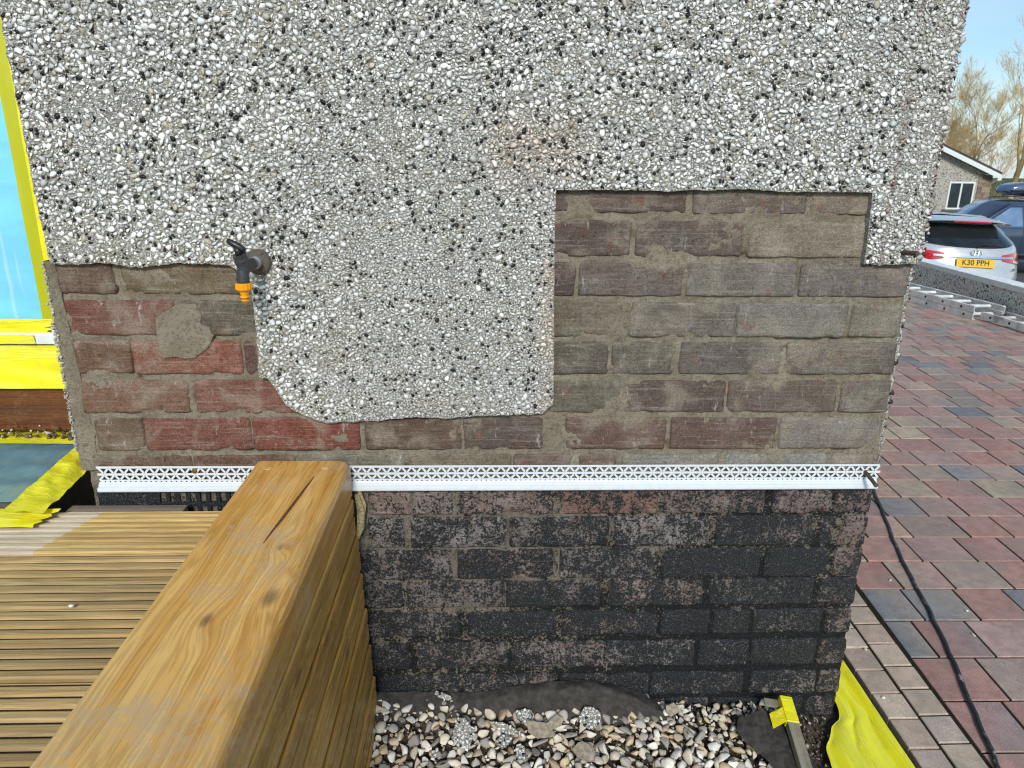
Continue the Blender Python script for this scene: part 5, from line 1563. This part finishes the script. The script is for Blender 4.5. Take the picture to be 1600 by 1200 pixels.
# oval badge with a slanting letter
bd = empty('badge', (0.015, rear(0, 0.915)[1]-0.018, 0.918)); bd.parent = car; bd.rotation_euler = (R(-12), 0, 0)
mb = MB()
bd.scale = (1.25, 1, 1.25)
ring = [(0.062*math.cos(2*math.pi*k/28), 0, 0.032*math.sin(2*math.pi*k/28)) for k in range(29)]
mb.tube(ring, 0.0055, 6, cap=False)
mb.tube([(-0.024, 0, -0.026), (-0.014, 0, 0.027)], 0.006, 6); mb.tube([(0.014, 0, -0.027), (0.024, 0, 0.026)], 0.006, 6); mb.tube([(-0.019, 0, -0.004), (0.019, 0, 0.004)], 0.005, 6)
mb.build('emblem', M['chrome'], bd)
text('model_lettering', 'i40', 0.055, M['chrome'], car, (0.62, rear(0.69, 0.70)[1]-0.014, 0.70), (R(90), 0, R(24)), 1.0, 0.003)
wheels(car, 0.80, (0.95, 3.75), 0.33)

# dark blue off-roader side on, its nose to the left
suv = empty('parked_car', (13.35, 16.6, -1.06), 'dark blue off-roader parked side on behind the silver car', 'car')
suv.rotation_euler = (0, 0, R(90-4))          # local y = forward = world -x
SZ = [0.32, 0.50, 0.72, 0.95, 1.10, 1.20, 1.40, 1.58, 1.70, 1.745]
SW = [0.82, 0.92, 0.955, 0.955, 0.935, 0.90, 0.82, 0.74, 0.60, 0.0]
def sst(y):
    f_ = sstep(0.55, 1.65, y); b_ = sstep(-2.25, -2.05, -abs(y+0.0)) if False else 0
    nose = sstep(1.9, 2.35, y); tail = sstep(-1.75, -2.35, y)
    ring = []
    top = 1.745*(1-f_)+(1.16-0.16*nose)*f_-0.06*tail
    for z, w in zip(SZ, SW):
        zz = z if z <= 0.95 else 0.95+(z-0.95)*(top-0.95)/(1.745-0.95)
        ring.append((w*(1-0.12*nose-0.06*tail), zz))
    return ring
sty = [-2.35, -2.25, -1.9, -1.4, -0.9, -0.4, 0.1, 0.5, 0.7, 0.9, 1.1, 1.3, 1.5, 1.7, 1.95, 2.2, 2.35]
mb = MB(); k = len(SZ)
for sx in (-1, 1):
    b = len(mb.v)
    for y in sty:
        for w, z in sst(y): mb.v.append((sx*w, y, z))
    for i in range(len(sty)-1):
        for j in range(k-1):
            mb.f.append((b+i*k+j, b+(i+1)*k+j, b+(i+1)*k+j+1, b+i*k+j+1)); mb.m.append(0)
nk = len(sty)*k
for i in (0, len(sty)-1):
    for j in range(k-1):
        mb.f.append((i*k+j, i*k+j+1, nk+i*k+j+1, nk+i*k+j)); mb.m.append(0)
mb.build('body', M['navy'], suv, smooth=True)
def spt(sx, y, z, o):
    w = interp([p[1] for p in sst(y)], [p[0] for p in sst(y)], z); return (sx*(w+o), y, z)
for sx in (-1, 1):
    for (ya, yb2, yt_a, yt_b) in ((0.35, 1.25, 0.35, 0.62), (-0.62, 0.28, -0.62, 0.28), (-1.75, -0.70, -1.55, -0.70)):
        mb = MB()
        def wf(u, v):
            y0 = ya+(yt_a-ya)*v; y1 = yb2+(yt_b-yb2)*v; y = y0+(y1-y0)*u
            return spt(sx, y, 1.13+0.44*v, 0.012)
        mb.grid(wf, 10, 6); mb.build('side_window', M['sky_reflect_glass'], suv, smooth=True, fix=False)
    mb = MB(); mb.tube([spt(sx, y, 1.105, 0.012) for y in (1.3, 0.8, 0.3, -0.3, -1.0, -1.8)], 0.012, 6)
    mb.tube([spt(sx, y, z, 0.014) for y, z in ((1.30, 1.15), (0.95, 1.40), (0.62, 1.60), (0.2, 1.62), (-0.8, 1.62), (-1.6, 1.56))], 0.010, 6)
    mb.build('chrome_trim', M['chrome'], suv)
    mb = MB(); mb.tube([(sx*0.60, y, 1.745+dz_) for y, dz_ in ((0.45, 0.0), (0.35, 0.045), (-0.5, 0.06), (-1.5, 0.045), (-1.65, -0.02))], 0.016, 6)
    mb.build('roof_rail', M['chrome'], suv)
    for y in (0.0, -0.98):
        mb = MB(); mb.tube([spt(sx, y+0.10, 0.99, 0.02), spt(sx, y-0.06, 0.99, 0.03)], [0.02, 0.016], 8)
        mb.build('door_handle', M['chrome'], suv)
    mb = MB(); mb.lathe([(0.02, 0), (0.12, 0.03), (0.12, 0.10), (0.05, 0.14)], (sx*1.03, 1.0, 1.16), 'y', 12); mb.tube([(sx*0.88, 1.05, 1.14), (sx*1.0, 1.05, 1.15)], 0.03, 8)
    mb.build('wing_mirror', M['trim'], suv)
    mb = MB()
    for y in (0.315, -0.66):
        mb.tube([spt(sx, y, z, 0.004) for z in (0.5, 0.75, 0.95, 1.09)], 0.004, 4)
    mb.tube([spt(sx, y, 0.45, 0.012) for y in (1.2, 0.0, -1.2)], 0.05, 8)
    mb.build('sill_trim', M['trim'], suv)
mb = MB()
mb.add([(-0.74, 0.62, 1.66), (0.74, 0.62, 1.66), (0.80, 1.42, 1.20), (-0.80, 1.42, 1.20)], [(0, 1, 2, 3)])
mb.build('windscreen', M['car_glass'], suv, fix=False)
wheels(suv, 0.86, (1.42, -1.42), 0.37, 0.24)
# roof box
rb = empty('roof_box', (13.35, 16.6, 0.77), 'long blue grey roof box strapped on the dark blue off-roader', 'roof box')
rb.rotation_euler = (0, 0, R(90-4))
mb = MB()
def rbx(u, v):
    a = 2*math.pi*u; t = -1+2*v
    e = (1-abs(t)**5)**0.35 if abs(t) < 1 else 0.0
    cxs = math.copysign(abs(math.cos(a))**0.5, math.cos(a)); szs = math.copysign(abs(math.sin(a))**0.6, math.sin(a))
    return (0.36*cxs*(0.5+0.5*e), -0.55+1.05*t, 0.17+(0.17 if szs > 0 else 0.12)*szs*e-0.05*max(0, t)**3)
mb.grid(rbx, 28, 28)
M['box_paint'] = plain('blue_grey_shell', (0.075, 0.105, 0.185), 0.16, 0.1, 10, 0.03, 0.01, 0.001, 0.5, 0.7)
mb.build('shell', M['box_paint'], rb, smooth=True)
mb = MB(); mb.box(-0.37, 0.37, -1.50, 0.42, 0.110, 0.150)
mb.build('seam', M['trim'], rb, bevel=0.01)
mb = MB()
for y in (0.0, -1.1): mb.box(-0.66, 0.66, y-0.03, y+0.03, 0.0, 0.05)
mb.build('cross_bar', M['trim'], rb)

# ------------------------------------------------------------------ bungalow
bg_ = empty('bungalow', (21.85, 30.0, -1.25), 'grey roughcast bungalow with a white gable board and white window', 'bungalow')
M['bung'] = make_far_dash('bungalow_roughcast', srgb(150, 144, 134), srgb(172, 166, 156), 30)
mb = MB(); mb.box(-9.2, -0.55, 0.0, 8.0, -0.3, 2.52)
mb.add([(-9.2, 0.0, 2.52), (0.0, 0.0, 2.52), (-4.6, 0.0, 4.41), (-9.2, 0.3, 2.52), (0.0, 0.3, 2.52), (-4.6, 0.3, 4.41)], [(0, 1, 2), (3, 5, 4), (0, 3, 4, 1), (1, 4, 5, 2), (2, 5, 3, 0)])
mb.build('wall', M['bung'], bg_)
stn = [(128, 108, 92), (112, 98, 88), (140, 120, 104), (104, 96, 92), (150, 132, 112)]
smats = [plain('cladding_stone', srgb(*c_), 0.9, 0, 6, 0.2, 0.5, 0.01) for c_ in stn]
z = -0.3
while z < 2.52:
    h_ = random.uniform(0.12, 0.24); h_ = min(h_, 2.52-z)
    sp = random.uniform(-0.40, -0.15)
    for (xa, xb) in ((-0.548, sp-0.006), (sp+0.006, 0.03)):
        mb = MB(); mb.box(xa, xb, -0.03+random.uniform(-.012, .012), 0.5, z+0.005, z+h_-0.005)
        mb.build('cladding_stone', random.choice(smats), bg_)
    z += h_
mb = MB(); mb.box(-0.549, 0.02, 0.5, 8.0, -0.3, 2.52)
mb.build('side_wall', M['bung'], bg_)
wx0, wx1, wz0, wz1 = -1.83, -0.68, 1.02, 2.19
mb = MB(); t_ = 0.07
mb.box(wx0, wx1, -0.05, 0.04, wz0, wz0+t_); mb.box(wx0, wx1, -0.05, 0.04, wz1-t_, wz1)
for x in (wx0, wx0+0.52, wx1-t_): mb.box(x, x+t_, -0.048, 0.042, wz0+t_, wz1-t_)
win = mb.build('window', M['upvc'], bg_)
mb = MB(); mb.box(wx0+t_, wx1-t_, -0.028, -0.018, wz0+t_, wz1-t_)
mb.build('pane', M['glass'], win)
mb = MB(); mb.box(wx0-0.12, wx1+0.12, -0.10, 0.0, wz0-0.10, wz0-0.002)
mb.build('sill', M['concrete'], win)
mb = MB()
sl = 1.89/4.6
for sx in (0, 1):
    xa, za = (0.20, 2.52-0.20*sl+0.06) if sx == 0 else (-9.40, 2.52-0.20*sl+0.06)
    xb, zb = -4.6, 4.47
    mb.add([(xa, -0.35, za), (xb, -0.35, zb), (xb, 8.4, zb), (xa, 8.4, za), (xa, -0.35, za+0.10), (xb, -0.35, zb+0.10), (xb, 8.4, zb+0.10), (xa, 8.4, za+0.10)],
           [(0, 3, 2, 1), (4, 5, 6, 7), (0, 1, 5, 4), (1, 2, 6, 5), (2, 3, 7, 6), (3, 0, 4, 7)])
mb.build('roof', M['tile'], bg_)
mb = MB()
for sx in (0, 1):
    xa, za = (0.19, 2.52-0.19*sl+0.05) if sx == 0 else (-9.39, 2.52-0.19*sl+0.05)
    xb, zb = -4.6, 4.46
    mb.add([(xa, -0.38, za-0.20), (xb, -0.38, zb-0.20), (xb, -0.38, zb), (xa, -0.38, za), (xa, -0.352, za-0.20), (xb, -0.352, zb-0.20), (xb, -0.352, zb), (xa, -0.352, za)],
           [(0, 1, 2, 3), (7, 6, 5, 4), (0, 4, 5, 1), (1, 5, 6, 2), (2, 6, 7, 3), (3, 7, 4, 0)])
mb.box(0.031, 0.21, -0.37, 8.3, 2.26, 2.36)
mb.build('bargeboard', M['upvc'], bg_)

# ------------------------------------------------------------------ bare winter trees
M['bark'] = plain('pale_bark', srgb(176, 156, 112), 0.9, 0, 20, 0.25, 0.5, 0.01, 0.2)
M['twig'] = plain('yellow_twig', srgb(204, 178, 126), 0.9, 0, 10, 0.2, 0.2, 0.01, 0.2)
def tree(loc, height, spread, seed, label, levels=5, kids=4, r0=0.16, low=0.25):
    rs = random.Random(seed)
    e = empty('bare_tree', loc, label, 'tree', 'bare trees behind the bungalow')
    tb, lb = MB(), MB()
    tops = []
    def grow(p, d, L, r_, lev):
        pts, rads = [p], [r_]
        nseg = 4 if lev < 3 else 3
        for i in range(nseg):
            d = (d+Vector((rs.uniform(-1, 1), rs.uniform(-1, 1), rs.uniform(-.4, .9)))*(0.10+0.05*lev)).normalized()
            p = p+d*(L/nseg); pts.append(p); rads.append(r_*(1-0.55*(i+1)/nseg))
        (tb if lev == 0 else lb).tube(pts, rads, 6 if lev < 2 else (4 if lev < 4 else 3), cap=False)
        if lev >= levels: return
        nk_ = kids+(2 if lev == 0 else 0)+(1 if lev >= 3 else 0)
        for c in range(nk_):
            t = rs.uniform(low if lev == 0 else 0.25, 1.0) if c < nk_-1 else 1.0
            i = min(int(t*nseg), nseg-1); q = pts[i]+(pts[i+1]-pts[i])*(t*nseg-i)
            a = rs.uniform(0, 2*math.pi)
            side = Vector((math.cos(a), math.sin(a), 0)); side = (side-d*side.dot(d))
            if side.length < 1e-3: continue
            side.normalize()
            ang = rs.uniform(0.35, 0.85) if c < nk_-1 else rs.uniform(0.0, 0.25)
            nd = (d*math.cos(ang)+side*math.sin(ang)*spread+Vector((0, 0, 0.18))).normalized()
            grow(q, nd, L*rs.uniform(0.52, 0.74), max(0.0058, r_*(1-0.55*t)*rs.uniform(0.5, 0.68)), lev+1)
    grow(Vector((0, 0, 0)), Vector((rs.uniform(-.05, .05), 0, 1)), height*0.42, r0, 0)
    tb.build('trunk', M['bark'], e, smooth=True, fix=False)
    lb.build('branches', M['twig'], e, smooth=False, fix=False)
    return e
tree((27.2, 36.0, -1.3), 11.5, 1.0, 3, 'tall bare tree with yellow twigs rising behind the roof box', 6, 3, 0.20, 0.12)
tree((28.8, 33.0, -1.3), 7.2, 1.15, 11, 'low dense bare tree close behind the roof box', 6, 4, 0.14, 0.06)
tree((25.8, 40.0, -1.3), 7.0, 1.2, 21, 'bushy bare tree low behind the bungalow eave', 6, 4, 0.13, 0.06)
tree((25.6, 48.0, -1.3), 12.5, 1.05, 17, 'pale distant bare tree rising above the bungalow roof', 6, 3, 0.15, 0.15)
tree((31.5, 46.0, -1.3), 9.0, 1.2, 29, 'bare tree filling the gap between the bungalow and the tall tree', 6, 4, 0.16, 0.06)

# bare hedge closing the view at the far end of the gardens
hd = empty('hedge', (34.0, 40.0, -1.2), 'low yellowish bare hedge running behind the bungalow and the trees', 'hedge')
mb = MB(); hr = random.Random(5)
for k in range(2600):
    x = hr.uniform(-14, 16); y = hr.uniform(-0.7, 0.7)
    p = Vector((x, y, hr.uniform(0, 1.2))); d = Vector((hr.uniform(-.7, .7), hr.uniform(-.7, .7), hr.uniform(.4, 1.2))).normalized()
    L_h = hr.uniform(0.5, 1.5)
    mb.tube([p, p+d*L_h*0.5, p+d*L_h+Vector((hr.uniform(-.1, .1), 0, 0))], [0.022, 0.015, 0.006], 3, cap=False)
for k in range(60):
    x = -14+0.5*k
    mb.tube([(x, hr.uniform(-.3, .3), -0.2), (x+hr.uniform(-.2, .2), 0, 0.9), (x+hr.uniform(-.3, .3), hr.uniform(-.3, .3), 1.8)], [0.05, 0.035, 0.015], 4, cap=False)
hb = mb.build('twigs', M['twig'], hd, fix=False); hb['kind'] = 'stuff'
